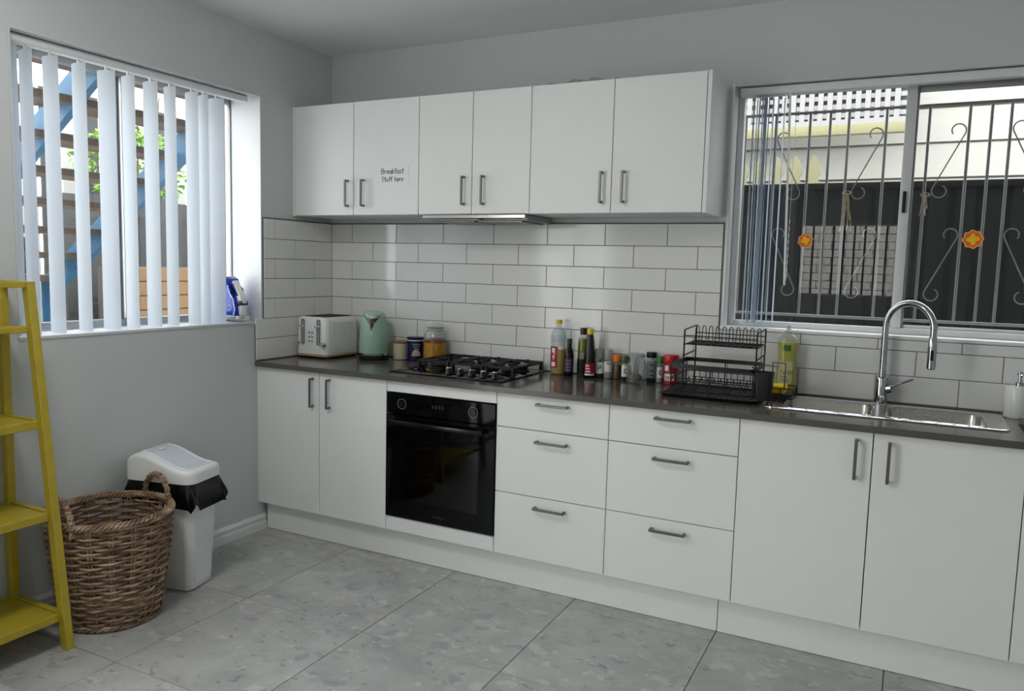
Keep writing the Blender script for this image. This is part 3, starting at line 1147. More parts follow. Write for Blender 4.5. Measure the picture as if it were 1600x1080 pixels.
def shrub(label, c, h, spread, n, seed):
    rnd = random.Random(seed)
    t = thing('garden_shrub', label, 'shrub', (c[0], c[1], -0.1), 'shrubs behind the paling fence')
    bm = new()
    tops = []
    for i in range(7):
        a = rnd.uniform(0, 2 * PI)
        q = Vector((c[0] + spread * 0.7 * math.cos(a) * rnd.random(), c[1] + spread * math.sin(a) * rnd.random(), h * rnd.uniform(0.75, 1.0)))
        tube(bm, [(c[0], c[1], -0.1), ((c[0] + q.x) / 2, (c[1] + q.y) / 2, q.z * 0.5), q], [0.03, 0.018, 0.006], 6)
    obj('stems', bm, 'bark', t)
    bm = new()
    for i in range(n):
        a, e = rnd.uniform(0, 2 * PI), rnd.uniform(-0.9, 1.2)
        rr = spread * rnd.uniform(0.3, 1.0)
        p = Vector((c[0] + 0.7 * rr * math.cos(a) * math.cos(e), c[1] + rr * math.sin(a) * math.cos(e), h * 0.72 + 0.55 * spread * math.sin(e)))
        d = Vector((rnd.uniform(-1, 1), rnd.uniform(-1, 1), rnd.uniform(-0.6, 0.8))).normalized()
        s = d.cross(Vector((rnd.uniform(-1, 1), rnd.uniform(-1, 1), rnd.uniform(-1, 1)))).normalized()
        L = rnd.uniform(0.05, 0.09)
        v = [bm.verts.new(p), bm.verts.new(p + d * L * 0.5 + s * L * 0.24), bm.verts.new(p + d * L), bm.verts.new(p + d * L * 0.5 - s * L * 0.24)]
        bm.faces.new(v)
    obj('foliage', bm, 'leaf_green', t, smooth=0, kind='stuff')


shrub('bright green leafy shrub above the grey palings, left of the other', (-3.35, 1.25, 0), 3.15, 0.6, 1000, 11)
shrub('bright green leafy shrub above the grey palings, right of the other', (-3.45, 2.60, 0), 2.95, 0.5, 800, 12)

# outside the rear window: the pale brick wall that shows in the reflection
rw = thing('pale_brick_wall', 'pale brick wall outside the rear window, mirrored in the left pane', 'wall', (2.3, RY - 4.0, -0.1))
obj('mortar', box(new(), 0.2, 4.4, RY - 4.3, RY - 4.01, -0.1, 3.0), 'mortar', rw, smooth=0)
for r in range(18):
    zb = 0.70 + 0.130 * r
    for k in range(11):
        a = 0.20 + k * 0.42 + (0.0 if r % 2 else -0.21)
        a2, b2 = max(a, 0.20), min(a + 0.408, 4.4)
        if b2 - a2 < 0.05 or zb + 0.12 > 3.0:
            continue
        obj('brick', box(new(), a2, b2, RY - 4.01, RY - 4.0, zb, zb + 0.118), 'brick_pale', rw, smooth=0)

# ------------------------------------------------------------------ kitchen units
X0, X1, X2, X3, X4, X5, X6, X7, X8 = 0.0179, 0.4249, 0.8425, 1.4425, 1.9724, 2.5027, 2.9704, 3.4356, 4.15
ZK, ZD = 0.155, 0.893
DF, DB = -0.600, -0.582
G = 0.0018


def handle(parent, a, b, stand=0.032):
    """Square bar handle from a to b (points on the door face), on two short legs."""
    bm = new()
    a, b = Vector(a), Vector(b)
    d = (b - a).normalized()
    s = 0.0055
    if abs(d.z) > 0.5:
        box(bm, a.x - s, a.x + s, a.y - stand, a.y - stand + 0.008, min(a.z, b.z), max(a.z, b.z), 0.0015, 1)
        for p in (a, b):
            zz = p.z + (0.005 if p.z == min(a.z, b.z) else -0.005)
            box(bm, a.x - s, a.x + s, a.y - stand + 0.006, a.y, zz - 0.005, zz + 0.005, 0.001, 1)
    else:
        box(bm, min(a.x, b.x), max(a.x, b.x), a.y - stand, a.y - stand + 0.008, a.z - s, a.z + s, 0.0015, 1)
        for p in (a, b):
            xx = p.x + (0.005 if p.x == min(a.x, b.x) else -0.005)
            box(bm, xx - 0.005, xx + 0.005, a.y - stand + 0.006, a.y, a.z - s, a.z + s, 0.001, 1)
    return obj('handle', bm, 'handle_metal', parent)


def front(name, parent, x0, x1, z0, z1, hd=None, y0=DF, y1=DB):
    o = obj(name, box(new(), x0 + G, x1 - G, y0, y1, z0 + G, z1 - G, 0.0012, 1), 'cabinet_white', parent)
    if hd:
        handle(o, (hd[0], y0, hd[1]), (hd[2], y0, hd[3]))
    return o


def carcass(parent, x0, x1, z0, z1, y0, y1, name='carcass'):
    """Open-fronted box of board with a back."""
    t = 0.016
    bm = wall_mesh([x0, x1], [z0, z1], [(x0 + t, x1 - t, z0 + t, z1 - t)], lambda u, v, tt: (u, tt, v), y0, y1 - 0.006)
    box(bm, x0, x1, y1 - 0.0055, y1, z0, z1)
    return obj(name, bm, 'cabinet_carcass', parent, smooth=0)


c1 = thing('base_cabinet', 'white two-door base cabinet below the toaster', 'cabinet', ((X0 + X2) / 2, -0.3, 0.15))
carcass(c1, 0.012, X2, ZK, ZD, -0.580, -0.02)
front('door', c1, X0, X1, ZK, ZD, (0.386, 0.714, 0.386, 0.864))
front('door', c1, X1, X2, ZK, ZD, (0.493, 0.716, 0.493, 0.866))
obj('filler_strip', box(new(), 0.001, X0 - 0.001, -0.596, -0.580, ZK, ZD), 'cabinet_white', c1)

c2 = thing('oven_housing', 'white cabinet housing around the black built-in oven', 'cabinet', ((X2 + X3) / 2, -0.3, 0.15))
bm = box(new(), X2 + 0.001, X2 + 0.016, -0.580, -0.02, ZK, ZD)
obj('side_panel', bm, 'cabinet_carcass', c2, smooth=0)
obj('side_panel', box(new(), X3 - 0.016, X3 - 0.001, -0.580, -0.02, ZK, ZD), 'cabinet_carcass', c2, smooth=0)
front('top_panel', c2, X2, X3, 0.838, ZD)
front('bottom_panel', c2, X2, X3, ZK, 0.226)

for nm, xa, xb, hx0, hx1, lab in (('drawer_cabinet', X3, X4, 1.643, 1.790, 'white three-drawer base cabinet right beside the oven'),
                                  ('drawer_cabinet', X4, X5, 2.169, 2.315, 'white three-drawer base cabinet below the dish rack')):
    c = thing(nm, lab, 'cabinet', ((xa + xb) / 2, -0.3, 0.15), 'drawer cabinets')
    carcass(c, xa + 0.001, xb - 0.001, ZK, ZD, -0.580, -0.02)
    front('drawer_front', c, xa, xb, 0.740, ZD, (hx0, 0.859, hx1, 0.859))
    front('drawer_front', c, xa, xb, 0.443, 0.740, (hx0, 0.693, hx1, 0.693))
    front('drawer_front', c, xa, xb, ZK, 0.443, (hx0, 0.397, hx1, 0.397))

c5 = thing('sink_cabinet', 'white two-door cabinet below the double sink', 'cabinet', ((X5 + X7) / 2, -0.3, 0.15))
bm = box(new(), X5 + 0.001, X5 + 0.016, -0.580, -0.02, ZK, ZD)
obj('side_panel', bm, 'cabinet_carcass', c5, smooth=0)
obj('side_panel', box(new(), X7 - 0.016, X7 - 0.001, -0.580, -0.02, ZK, ZD), 'cabinet_carcass', c5, smooth=0)
obj('bottom_panel', box(new(), X5 + 0.016, X7 - 0.016, -0.580, -0.02, ZK, ZK + 0.016), 'cabinet_carcass', c5, smooth=0)
front('door', c5, X5, X6, ZK, ZD, (2.916, 0.718, 2.916, 0.866))
front('door', c5, X6, X7, ZK, ZD, (3.024, 0.718, 3.024, 0.866))

c6 = thing('base_cabinet', 'white base cabinet cut off by the right edge of the picture', 'cabinet', ((X7 + X8) / 2, -0.3, 0.15))
carcass(c6, X7 + 0.001, X8, ZK, ZD, -0.580, -0.02)
front('door', c6, X7, X8, ZK, ZD, (3.50, 0.718, 3.50, 0.866))

o = obj('kickboard', box(new(), 0.020, 2.446, -0.550, -0.534, 0.002, 0.151, 0.001, 1), 'kickboard_white', None, loc=(1.2, -0.54, 0))
tag(o, 'long white kickboard under the oven and drawers', 'kickboard', 'kickboards')
o = obj('kickboard', box(new(), 2.449, 4.15, -0.550, -0.534, 0.002, 0.151, 0.001, 1), 'kickboard_white', None, loc=(3.3, -0.54, 0))
tag(o, 'white kickboard under the sink cupboard doors', 'kickboard', 'kickboards')

# worktop with the sink cut-out
SX0, SX1, SY0, SY1 = 2.56, 3.40, -0.462, -0.100
bm = wall_mesh([0.0108, 4.2], [-0.623, -0.0108], [(SX0 + 0.03, SX1 - 0.03, SY0 + 0.03, SY1 - 0.03)], lambda u, v, t: (u, v, t), 0.895, 0.920)
wt = obj('worktop', bm, 'worktop_stone', None, loc=(2.0, -0.3, 0.895), smooth=0)
tag(wt, 'long dark grey stone worktop running under both sink and cooktop', 'worktop')

# ------------------------------------------------------------------ wall cupboards
UB, UT, UF, UD = 1.6971, 2.2795, -0.3259, -0.308
ux = [0.020, 0.4176, 0.8245, 1.1322, 1.4427, 1.843, 2.2475]
labs = ['white two-door wall cupboard with a paper note, nearest the corner', 'narrow white two-door wall cupboard above the rangehood', 'white two-door wall cupboard nearest the sink window']
hx = [(0.383, 0.486), (1.090, 1.198), (1.799, 1.901)]
ups = []
for k in range(3):
    a, m_, b = ux[2 * k], ux[2 * k + 1], ux[2 * k + 2]
    c = thing('wall_cupboard', labs[k], 'cupboard', ((a + b) / 2, -0.16, UB), 'wall cupboards')
    ups.append(c)
    carcass(c, a + 0.001, b - 0.001, UB + 0.002, UT - 0.002, UD + 0.001, -0.001)
    obj('bottom_board', box(new(), a + 0.001, b - 0.001, UD + 0.001, -0.001, UB + 0.0005, UB + 0.002), 'cabinet_carcass', c, smooth=0)
    front('door', c, a, m_, UB, UT, (hx[k][0], 1.741, hx[k][0], 1.880), UF, UD)
    front('door', c, m_, b, UB, UT, (hx[k][1], 1.741, hx[k][1], 1.880), UF, UD)
obj('filler_strip', box(new(), 0.001, 0.0190, UF + 0.002, UD, UB, UT), 'cabinet_white', ups[0])
obj('end_panel', box(new(), 2.249, 2.266, UF, -0.001, UB, UT, 0.001, 1), 'cabinet_white', ups[2])

# slide-out rangehood
hd = thing('rangehood', 'slim steel slide-out rangehood under the wall cupboards', 'rangehood', (1.15, -0.2, 1.66))
obj('body', box(new(), 0.862, 1.425, -0.300, -0.030, 1.668, 1.6955, 0.002, 1), 'aluminium_grey', hd)
obj('front_strip', box(new(), 0.858, 1.430, -0.338, -0.301, 1.676, 1.6955, 0.003, 1), 'steel_brushed', hd)
obj('filter', box(new(), 0.90, 1.13, -0.290, -0.05, 1.662, 1.668), 'handle_metal', hd, smooth=0)
obj('filter', box(new(), 1.15, 1.39, -0.290, -0.05, 1.662, 1.668), 'handle_metal', hd, smooth=0)
obj('switch', box(new(), 1.175, 1.195, -0.334, -0.320, 1.670, 1.676), 'black_plastic', hd, smooth=0)

# crumpled clear wrapper lying on top of the wall cupboards
bm = new()
rnd = random.Random(4)
nx, ny = 26, 7
grid = [[bm.verts.new((1.50 + 0.53 * i / (nx - 1), -0.30 + 0.20 * j / (ny - 1) + rnd.uniform(-0.008, 0.008),
                       UT + 0.002 + (0.026 * math.exp(-((i - 8) / 7.0) ** 2) + 0.010) * rnd.uniform(0.1, 1.0) * (0.35 if j in (0, ny - 1) else 1.0))) for j in range(ny)] for i in range(nx)]
for i in range(nx - 1):
    for j in range(ny - 1):
        bm.faces.new((grid[i][j], grid[i + 1][j], grid[i + 1][j + 1], grid[i][j + 1]))
o = obj('plastic_wrapper', bm, 'clear_film', None, loc=(1.76, -0.2, UT), smooth=0)
tag(o, 'crumpled clear plastic wrapper lying on top of the wall cupboards', 'wrapper')

# handwritten note
GL = {
    'B': [[(0, 0), (0, 1), (.45, .95), (.5, .7), (.35, .55), (0, .52)], [(.05, .52), (.5, .45), (.6, .2), (.4, 0), (0, 0)]],
    'r': [[(0, 0), (0, .6)], [(0, .4), (.2, .58), (.38, .55)]],
    'e': [[(0, .3), (.4, .34), (.38, .52), (.2, .6), (.02, .45), (.02, .18), (.18, 0), (.42, .08)]],
    'a': [[(.42, .52), (.2, .6), (.02, .4), (.02, .15), (.2, 0), (.4, .15), (.42, .58)], [(.4, .2), (.5, 0)]],
    'k': [[(0, 0), (0, 1)], [(.4, .62), (.03, .32), (.42, 0)]],
    'f': [[(.42, .9), (.28, 1), (.15, .85), (.15, 0)], [(0, .55), (.36, .58)]],
    's': [[(.38, .55), (.15, .6), (.04, .45), (.32, .25), (.3, .06), (.02, .02)]],
    't': [[(.18, .95), (.18, .1), (.36, .02)], [(0, .64), (.4, .66)]],
    'u': [[(0, .58), (.02, .15), (.2, 0), (.38, .15), (.4, .58)], [(.4, .2), (.46, 0)]],
    'h': [[(0, 0), (0, 1)], [(0, .35), (.2, .56), (.36, .45), (.38, 0)]],
    'S': [[(.45, .85), (.22, 1), (.02, .8), (.2, .55), (.42, .35), (.3, .05), (0, .08)]],
    'P': [[(0, 0), (0, 1), (.45, .95), (.5, .65), (.3, .48), (0, .48)]],
    'C': [[(.55, .8), (.35, 1), (.08, .85), (0, .5), (.1, .12), (.35, 0), (.58, .2)]],
    'G': [[(.55, .82), (.35, 1), (.08, .85), (0, .5), (.1, .12), (.35, 0), (.56, .14), (.56, .45), (.34, .45)]],
    'T': [[(.25, 0), (.25, 1)], [(0, 1), (.52, 1)]], 'A': [[(0, 0), (.28, 1), (.56, 0)], [(.1, .35), (.46, .35)]],
    'N': [[(0, 0), (0, 1), (.5, 0), (.5, 1)]], 'Y': [[(0, 1), (.26, .5), (.52, 1)], [(.26, .5), (.26, 0)]],
}
ADV = {'B': .8, 'r': .5, 'e': .58, 'a': .62, 'k': .56, 'f': .5, 's': .52, 't': .5, 'u': .62, 'h': .56, 'S': .6, ' ': .5}


def write(bm, text, x, z, y, size, r, slant=0.08, adv=None):
    for ch in text:
        for st in GL.get(ch, []):
            tube(bm, [(x + size * (px_ + slant * pz_), y, z + size * pz_) for px_, pz_ in st], r, 5)
        x += size * (adv or ADV.get(ch, .7))
    return bm


note = thing('paper_note', 'handwritten paper note stuck on a wall cupboard door', 'note', (0.68, UF, 1.89))
bm = new()
pts = [(0.590, 1.843), (0.690, 1.838), (0.768, 1.842), (0.764, 1.945), (0.66, 1.952), (0.594, 1.948)]
prism(bm, pts, 'y', UF - 0.0012, UF - 0.0004)
obj('paper', bm, 'paper_white', note, smooth=0)
bm = write(new(), 'Breakfast', 0.597, 1.905, UF - 0.0014, 0.027, 0.0016)
obj('handwriting', bm, 'print_black', note)
bm = write(new(), 'Stuff here', 0.600, 1.866, UF - 0.0014, 0.025, 0.0015)
obj('handwriting', bm, 'print_black', note)

# ------------------------------------------------------------------ oven
ov = thing('built_in_oven', 'black glass built-in oven in the white housing', 'oven', (1.1425, -0.59, 0.228))
OX0, OX1 = X2 + 0.003, X3 - 0.003
obj('control_panel', box(new(), OX0, OX1, -0.606, -0.575, 0.738, 0.836, 0.002, 1), 'black_glass', ov)
dz0, dz1 = 0.231, 0.733
bm = wall_mesh([OX0, OX1], [dz0, dz1], [(OX0 + 0.11, OX1 - 0.085, dz0 + 0.085, dz1 - 0.12)], lambda u, v, t: (u, t, v), -0.606, -0.580)
door = obj('door', bm, 'black_glass', ov, smooth=0)
gl_ = thin_glass('oven_door_glass', tint=(150, 152, 158), refl=1.0)
obj('window', box(new(), OX0 + 0.11, OX1 - 0.085, -0.604, -0.600, dz0 + 0.085, dz1 - 0.12), 'oven_door_glass', door, smooth=0)
bm = box(new(), OX0 + 0.035, OX1 - 0.05, -0.640, -0.626, 0.690, 0.712, 0.005, 2)
for xx in (OX0 + 0.06, OX1 - 0.08):
    box(bm, xx - 0.008, xx + 0.008, -0.628, -0.605, 0.696, 0.708)
obj('handle', bm, 'oven_black', door)
bm = wall_mesh([X2 + 0.018, X3 - 0.018], [0.23, 0.832], [(OX0 + 0.09, OX1 - 0.07, 0.28, 0.66)], lambda u, v, t: (u, t, v), -0.5745, -0.06)
box(bm, X2 + 0.018, X3 - 0.018, -0.0595, -0.05, 0.23, 0.832)
obj('cavity', bm, 'oven_black', ov, smooth=0)
for zz in (0.40, 0.515, 0.60):
    bm = new()
    box(bm, OX0 + 0.10, OX1 - 0.08, -0.565, -0.559, zz, zz + 0.006)
    for k in range(12):
        xx = OX0 + 0.11 + k * 0.034
        cyl(bm, (xx, -0.56, zz + 0.003), (xx, -0.12, zz + 0.003), 0.0018, n=6)
    obj('rack', bm, 'steel_brushed', ov)
for xx in (0.935, 1.325):
    kb = obj('knob', cyl(new(), (xx, -0.606, 0.787), (xx, -0.611, 0.787), 0.019, 0.018, n=28), 'oven_black', ov)
    bm = tube(new(), [(xx + 0.024 * math.cos(a), -0.607, 0.787 + 0.024 * math.sin(a)) for a in [2 * PI * i / 28 for i in range(28)]], 0.0010, 5, True)
    obj('dial_ring', bm, 'print_grey', kb)
bm = new()
for i, xx in enumerate((1.105, 1.122, 1.142, 1.159)):
    box(bm, xx, xx + 0.009, -0.6072, -0.606, 0.782, 0.798)
obj('clock_digits', bm, 'understair_grey', ov, smooth=0)
bm = new()
for i in range(7):
    box(bm, 1.118 + i * 0.009, 1.118 + i * 0.009 + 0.006, -0.6068, -0.606, 0.262, 0.269)
obj('maker_mark', bm, 'understair_grey', ov, smooth=0)
obj('trim_strip', box(new(), OX0, OX1, -0.603, -0.585, 0.2275, 0.2305), 'steel_brushed', ov, smooth=0)

# ------------------------------------------------------------------ cooktop
cook = thing('gas_cooktop', 'black glass gas cooktop with cast iron grates set in the worktop', 'cooktop', (1.11, -0.28, 0.92))
obj('glass_plate', box(new(), 0.800, 1.420, -0.520, -0.040, 0.9203, 0.9265, 0.002, 2), 'black_glass', cook)
burn = [(0.955, -0.30, 0.050), (1.155, -0.115, 0.034), (1.155, -0.275, 0.034), (1.325, -0.115, 0.034), (1.325, -0.285, 0.026)]
for bx_, by_, br in burn:
    b_ = obj('burner', lathe(new(), [(br * 1.15, 0), (br * 1.15, 0.004), (br * 0.9, 0.006), (br * 0.9, 0.014), (br * 0.82, 0.016)], (bx_, by_, 0.9266), 28), 'cast_iron', cook)
    obj('burner_cap', lathe(new(), [(br * 0.95, 0), (br, 0.003), (br * 0.95, 0.007), (br * 0.3, 0.009)], (bx_, by_, 0.943), 28), 'cast_iron', b_)
for gx0_, gx1_, cs in ((0.862, 1.045, [(0.955, -0.21)]), (1.060, 1.240, [(1.155, -0.115), (1.155, -0.275)]), (1.252, 1.408, [(1.325, -0.115), (1.325, -0.285)])):
    bm = new()
    ya, yb, zt, hh = -0.365, -0.050, 0.974, 0.012
    w = 0.006
    for yy in (ya, yb):
        box(bm, gx0_, gx1_, yy - w, yy + w, zt - hh, zt, 0.002, 1)
    for xx in (gx0_ + w, gx1_ - w):
        box(bm, xx - w, xx + w, ya, yb, zt - hh, zt, 0.002, 1)
    for xx in (gx0_ + w, gx1_ - w):
        for yy in (ya, yb):
            box(bm, xx - w * 1.3, xx + w * 1.3, yy - w * 1.6, yy + w * 1.6, 0.9268, zt - 0.002, 0.002, 1)
    for cx_, cy_ in cs:
        for a in range(4):
            an = a * PI / 2
            dx, dy = math.cos(an), math.sin(an)
            L = ((gx1_ - gx0_) / 2 - 0.004) if abs(dx) > 0.5 else (0.150 if len(cs) == 1 else 0.078)
            p0, p1 = Vector((cx_ + dx * 0.022, cy_ + dy * 0.022, zt - 0.004)), Vector((cx_ + dx * L, cy_ + dy * L, zt - 0.004))
            if abs(dx) > 0.5:
                box(bm, min(p0.x, p1.x), max(p0.x, p1.x), cy_ - 0.004, cy_ + 0.004, zt - 0.010, zt + 0.003, 0.0015, 1)
            else:
                box(bm, cx_ - 0.004, cx_ + 0.004, min(p0.y, p1.y), max(p0.y, p1.y), zt - 0.010, zt + 0.003, 0.0015, 1)
    obj('grate', bm, 'cast_iron', cook)
for kx, ky in ((1.090, -0.437), (1.155, -0.440), (1.220, -0.443), (1.285, -0.446), (1.350, -0.449)):
    kn = obj('knob', lathe(new(), [(0.021, 0), (0.020, 0.006), (0.017, 0.010), (0.016, 0.026), (0.014, 0.029)], (kx, ky, 0.9267), 24), 'oven_black', cook)
    obj('knob_top', lathe(new(), [(0.0138, 0), (0.0130, 0.002)], (kx, ky, 0.9558), 24), 'steel_brushed', kn)

# ------------------------------------------------------------------ sink and tap
sk = thing('double_sink', 'stainless steel double bowl sink below the window', 'sink', (2.98, -0.28, 0.92))


def rr_pts(xa, xb, ya, yb, r, z, n=6):
    cx_, cy_ = (xa + xb) / 2, (ya + yb) / 2
    return [(cx_ + p[0], cy_ + p[1], z) for p in rrect(xb - xa, yb - ya, r, n)]


def sink_deck():
    bm = new()
    outer = [bm.verts.new(p) for p in rr_pts(SX0, SX1, SY0, SY1, 0.035, 0.9205)]
    outer2 = [bm.verts.new(p) for p in rr_pts(SX0 + 0.004, SX1 - 0.004, SY0 + 0.004, SY1 - 0.004, 0.032, 0.9245)]
    skin(bm, outer, outer2)
    loops = [outer2]
    for xa, xb in ((2.625, 2.950), (3.005, 3.330)):
        loops.append([bm.verts.new(p) for p in rr_pts(xa, xb, SY0 + 0.028, SY1 - 0.03, 0.045, 0.9235)])
    es = []
    for lp in loops:
        for i in range(len(lp)):
            a, b = lp[i], lp[(i + 1) % len(lp)]
            e = bm.edges.get((a, b)) or bm.edges.new((a, b))
            es.append(e)
    bmesh.ops.triangle_fill(bm, use_beauty=True, use_dissolve=False, edges=es)
    return bm


obj('deck', sink_deck(), 'steel_brushed', sk, smooth=30)
obj('outer_lip', tube(new(), rr_pts(SX0 + 0.003, SX1 - 0.003, SY0 + 0.003, SY1 - 0.003, 0.033, 0.9236), 0.0030, 8, True), 'chrome_trim', sk)
for xa, xb in ((2.625, 2.950), (3.005, 3.330)):
    secs = []
    for inset, z, r in ((0.0, 0.9235, 0.045), (0.004, 0.917, 0.043), (0.008, 0.80, 0.042), (0.016, 0.775, 0.040), (0.035, 0.765, 0.030)):
        secs.append(rr_pts(xa + inset, xb - inset, SY0 + 0.028 + inset, SY1 - 0.03 - inset, r, z))
    bm = new()
    rings = [[bm.verts.new(p) for p in s] for s in secs]
    for a, b in zip(rings, rings[1:]):
        skin(bm, a, b)
    bm.faces.new(rings[-1])
    bw = obj('bowl', bm, 'steel_bowl', sk, smooth=50)
    obj('bowl_lip', tube(new(), rr_pts(xa - 0.002, xb + 0.002, SY0 + 0.026, SY1 - 0.028, 0.046, 0.9242), 0.0022, 8, True), 'chrome_trim', sk)
    obj('drain', lathe(new(), [(0.038, 0), (0.036, 0.003), (0.026, 0.003), (0.024, 0.001)], ((xa + xb) / 2, -0.275, 0.7655), 28), 'chrome', bw)
for k in range(3):
    obj('drainer_rib', box(new(), SX0 + 0.016 + k * 0.016, SX0 + 0.022 + k * 0.016, SY0 + 0.05, SY1 - 0.05, 0.9238, 0.9262, 0.001, 1), 'steel_brushed', sk)

TX, TY = 2.972, -0.060
tp = thing('kitchen_tap', 'tall chrome gooseneck tap behind the double sink', 'tap', (TX, TY, 0.92))
obj('base_ring', lathe(new(), [(0.031, 0), (0.031, 0.004), (0.027, 0.007)], (TX, TY, 0.9203), 32), 'chrome', tp)
obj('body', lathe(new(), [(0.0245, 0), (0.0245, 0.098), (0.023, 0.104), (0.017, 0.106)], (TX, TY, 0.9275), 32), 'chrome', tp)
dirx, diry = 0.865, -0.50
pts = [(TX, TY, 1.030), (TX, TY, 1.12), (TX, TY, 1.245)]
R_ = 0.100
for i in range(1, 21):
    a = PI * i / 20 * 1.02
    s = R_ - R_ * math.cos(a)
    pts.append((TX + dirx * s, TY + diry * s, 1.245 + R_ * math.sin(a)))
ex = Vector(pts[-1])
pts.append((ex.x, ex.y, 1.215))
obj('spout', tube(new(), pts, 0.0135, 16), 'chrome', tp)
obj('spray_head', lathe(new(), [(0.012, 0), (0.0165, 0.004), (0.0165, 0.085), (0.0150, 0.124), (0.0137, 0.128)], (ex.x, ex.y, 1.088), 24), 'chrome', tp)
obj('spray_button', box(new(), ex.x - 0.006, ex.x + 0.006, ex.y - 0.0185, ex.y - 0.0160, 1.125, 1.165, 0.001, 1), 'black_plastic', tp)
bm = cyl(new(), (TX + 0.022, TY - 0.006, 0.985), (TX + 0.040, TY - 0.012, 0.990), 0.019, 0.018, n=24)
obj('lever_hub', bm, 'chrome', tp)
obj('lever', tube(new(), [(TX + 0.036, TY - 0.010, 0.992), (TX + 0.060, TY - 0.018, 1.010), (TX + 0.115, TY - 0.036, 1.036)], [0.006, 0.0055, 0.0045], 10), 'chrome', tp)

# ------------------------------------------------------------------ soap dispenser and black tray
sd = thing('soap_dispenser', 'white ceramic soap dispenser with chrome pump beside the sink', 'dispenser', (3.452, -0.095, 0.92))
obj('body', lathe(new(), [(0.045, 0), (0.047, 0.003), (0.047, 0.118), (0.045, 0.122), (0.016, 0.123)], (3.452, -0.095, 0.9203), 36), 'soap_ceramic', sd)
bm = lathe(new(), [(0.0145, 0), (0.0145, 0.012), (0.007, 0.014), (0.0055, 0.040), (0.010, 0.041), (0.010, 0.052), (0.008, 0.054)], (3.452, -0.095, 1.0435), 24)
obj('pump', bm, 'chrome', sd)
obj('nozzle', tube(new(), [(3.452, -0.095, 1.090), (3.452, -0.125, 1.090), (3.452, -0.135, 1.084)], 0.004, 10), 'chrome', sd)

tr = thing('black_tray', 'flat black tray at the right end of the worktop', 'tray', (3.62, -0.30, 0.92))
obj('plate', box(new(), 3.445, 3.80, -0.42, -0.20, 0.9275, 0.935, 0.003, 2), 'black_plastic', tr)
for xx in (3.465, 3.78):
    for yy in (-0.40, -0.22):
        obj('foot', cyl(new(), (xx, yy, 0.9203), (xx, yy, 0.928), 0.009, n=14), 'black_plastic', tr)

# ------------------------------------------------------------------ toaster
ZC = 0.9203
ts = thing('toaster', 'cream four-slice toaster with ribbed sides on the worktop corner', 'toaster', (0.13, -0.18, 0.92))
TX0, TX1, TY0, TY1, TZ0, TZ1 = 0.020, 0.240, -0.325, -0.045, 0.940, 1.146
secs = []
for z, ins, r in ((TZ0, 0.0, 0.030), (TZ0 + 0.10, 0.0, 0.030), (TZ1 - 0.020, 0.004, 0.030), (TZ1 - 0.006, 0.010, 0.028), (TZ1, 0.020, 0.024)):
    secs.append(rr_pts(TX0 + ins, TX1 - ins, TY0 + ins * 0.6, TY1 - ins * 0.6, r, z))
obj('shell', loft(new(), secs), 'toaster_cream', ts, smooth=40)
obj('base_band', loft(new(), [rr_pts(TX0 - 0.002, TX1 + 0.002, TY0 - 0.002, TY1 + 0.002, 0.031, TZ0 - 0.010), rr_pts(TX0 - 0.002, TX1 + 0.002, TY0 - 0.002, TY1 + 0.002, 0.031, TZ0 + 0.002)]), 'wood_pale', ts, smooth=40)
obj('base_plate', loft(new(), [rr_pts(TX0 + 0.006, TX1 - 0.006, TY0 + 0.006, TY1 - 0.006, 0.028, TZ0 - 0.014), rr_pts(TX0 + 0.004, TX1 - 0.004, TY0 + 0.004, TY1 - 0.004, 0.028, TZ0 - 0.010)]), 'black_plastic', ts)
for xx in (TX0 + 0.022, TX1 - 0.022):
    for yy in (TY0 + 0.024, TY1 - 0.024):
        obj('foot', cyl(new(), (xx, yy, ZC), (xx, yy, TZ0 - 0.0135), 0.006, 0.008, n=14), 'chrome_trim', ts)
# vertical ribs on both long sides
for k in range(22):
    yy = TY0 + 0.045 + k * 0.009
    for xx in (TX1 - 0.001, TX0 + 0.001):
        obj('rib', box(new(), xx - 0.0036, xx + 0.0036, yy - 0.0028, yy + 0.0028, TZ0 + 0.012, TZ1 - 0.026, 0.001, 1), 'toaster_cream', ts)
obj('top_panel', loft(new(), [rr_pts(TX0 + 0.030, TX1 - 0.030, TY0 + 0.030, TY1 - 0.028, 0.016, TZ1 - 0.001), rr_pts(TX0 + 0.030, TX1 - 0.030, TY0 + 0.030, TY1 - 0.028, 0.016, TZ1 + 0.003)]), 'black_plastic', ts)
for k in range(4):
    xx = TX0 + 0.052 + k * 0.039
    obj('slot', box(new(), xx - 0.010, xx + 0.010, TY0 + 0.05, TY1 - 0.05, TZ1 + 0.003, TZ1 + 0.0042), 'cast_iron', ts, smooth=0)
for xx in (0.072, 0.182):
    path = []
    for i in range(10):
        a = PI * i / 9
        path.append((xx + 0.011 * math.cos(a), TY0 - 0.0015, 1.122 + 0.011 * math.sin(a)))
    for i in range(10):
        a = PI + PI * i / 9
        path.append((xx + 0.011 * math.cos(a), TY0 - 0.0015, 1.004 + 0.011 * math.sin(a)))
    obj('lever_track', prism(new(), [(p[0], p[2]) for p in path], 'y', TY0 - 0.0012, TY0 + 0.004), 'print_grey', ts, smooth=0)
    obj('track_rim', tube(new(), path, 0.0022, 6, True), 'handle_metal', ts)
    obj('lever', box(new(), xx - 0.013, xx + 0.013, TY0 - 0.024, TY0 - 0.002, 1.090, 1.102, 0.004, 2), 'chrome_trim', ts)
for xx in (0.040, 0.218):
    kn = obj('dial', cyl(new(), (xx, TY0 + 0.002, 0.998), (xx, TY0 - 0.020, 0.998), 0.015, 0.013, n=24), 'chrome_trim', ts)
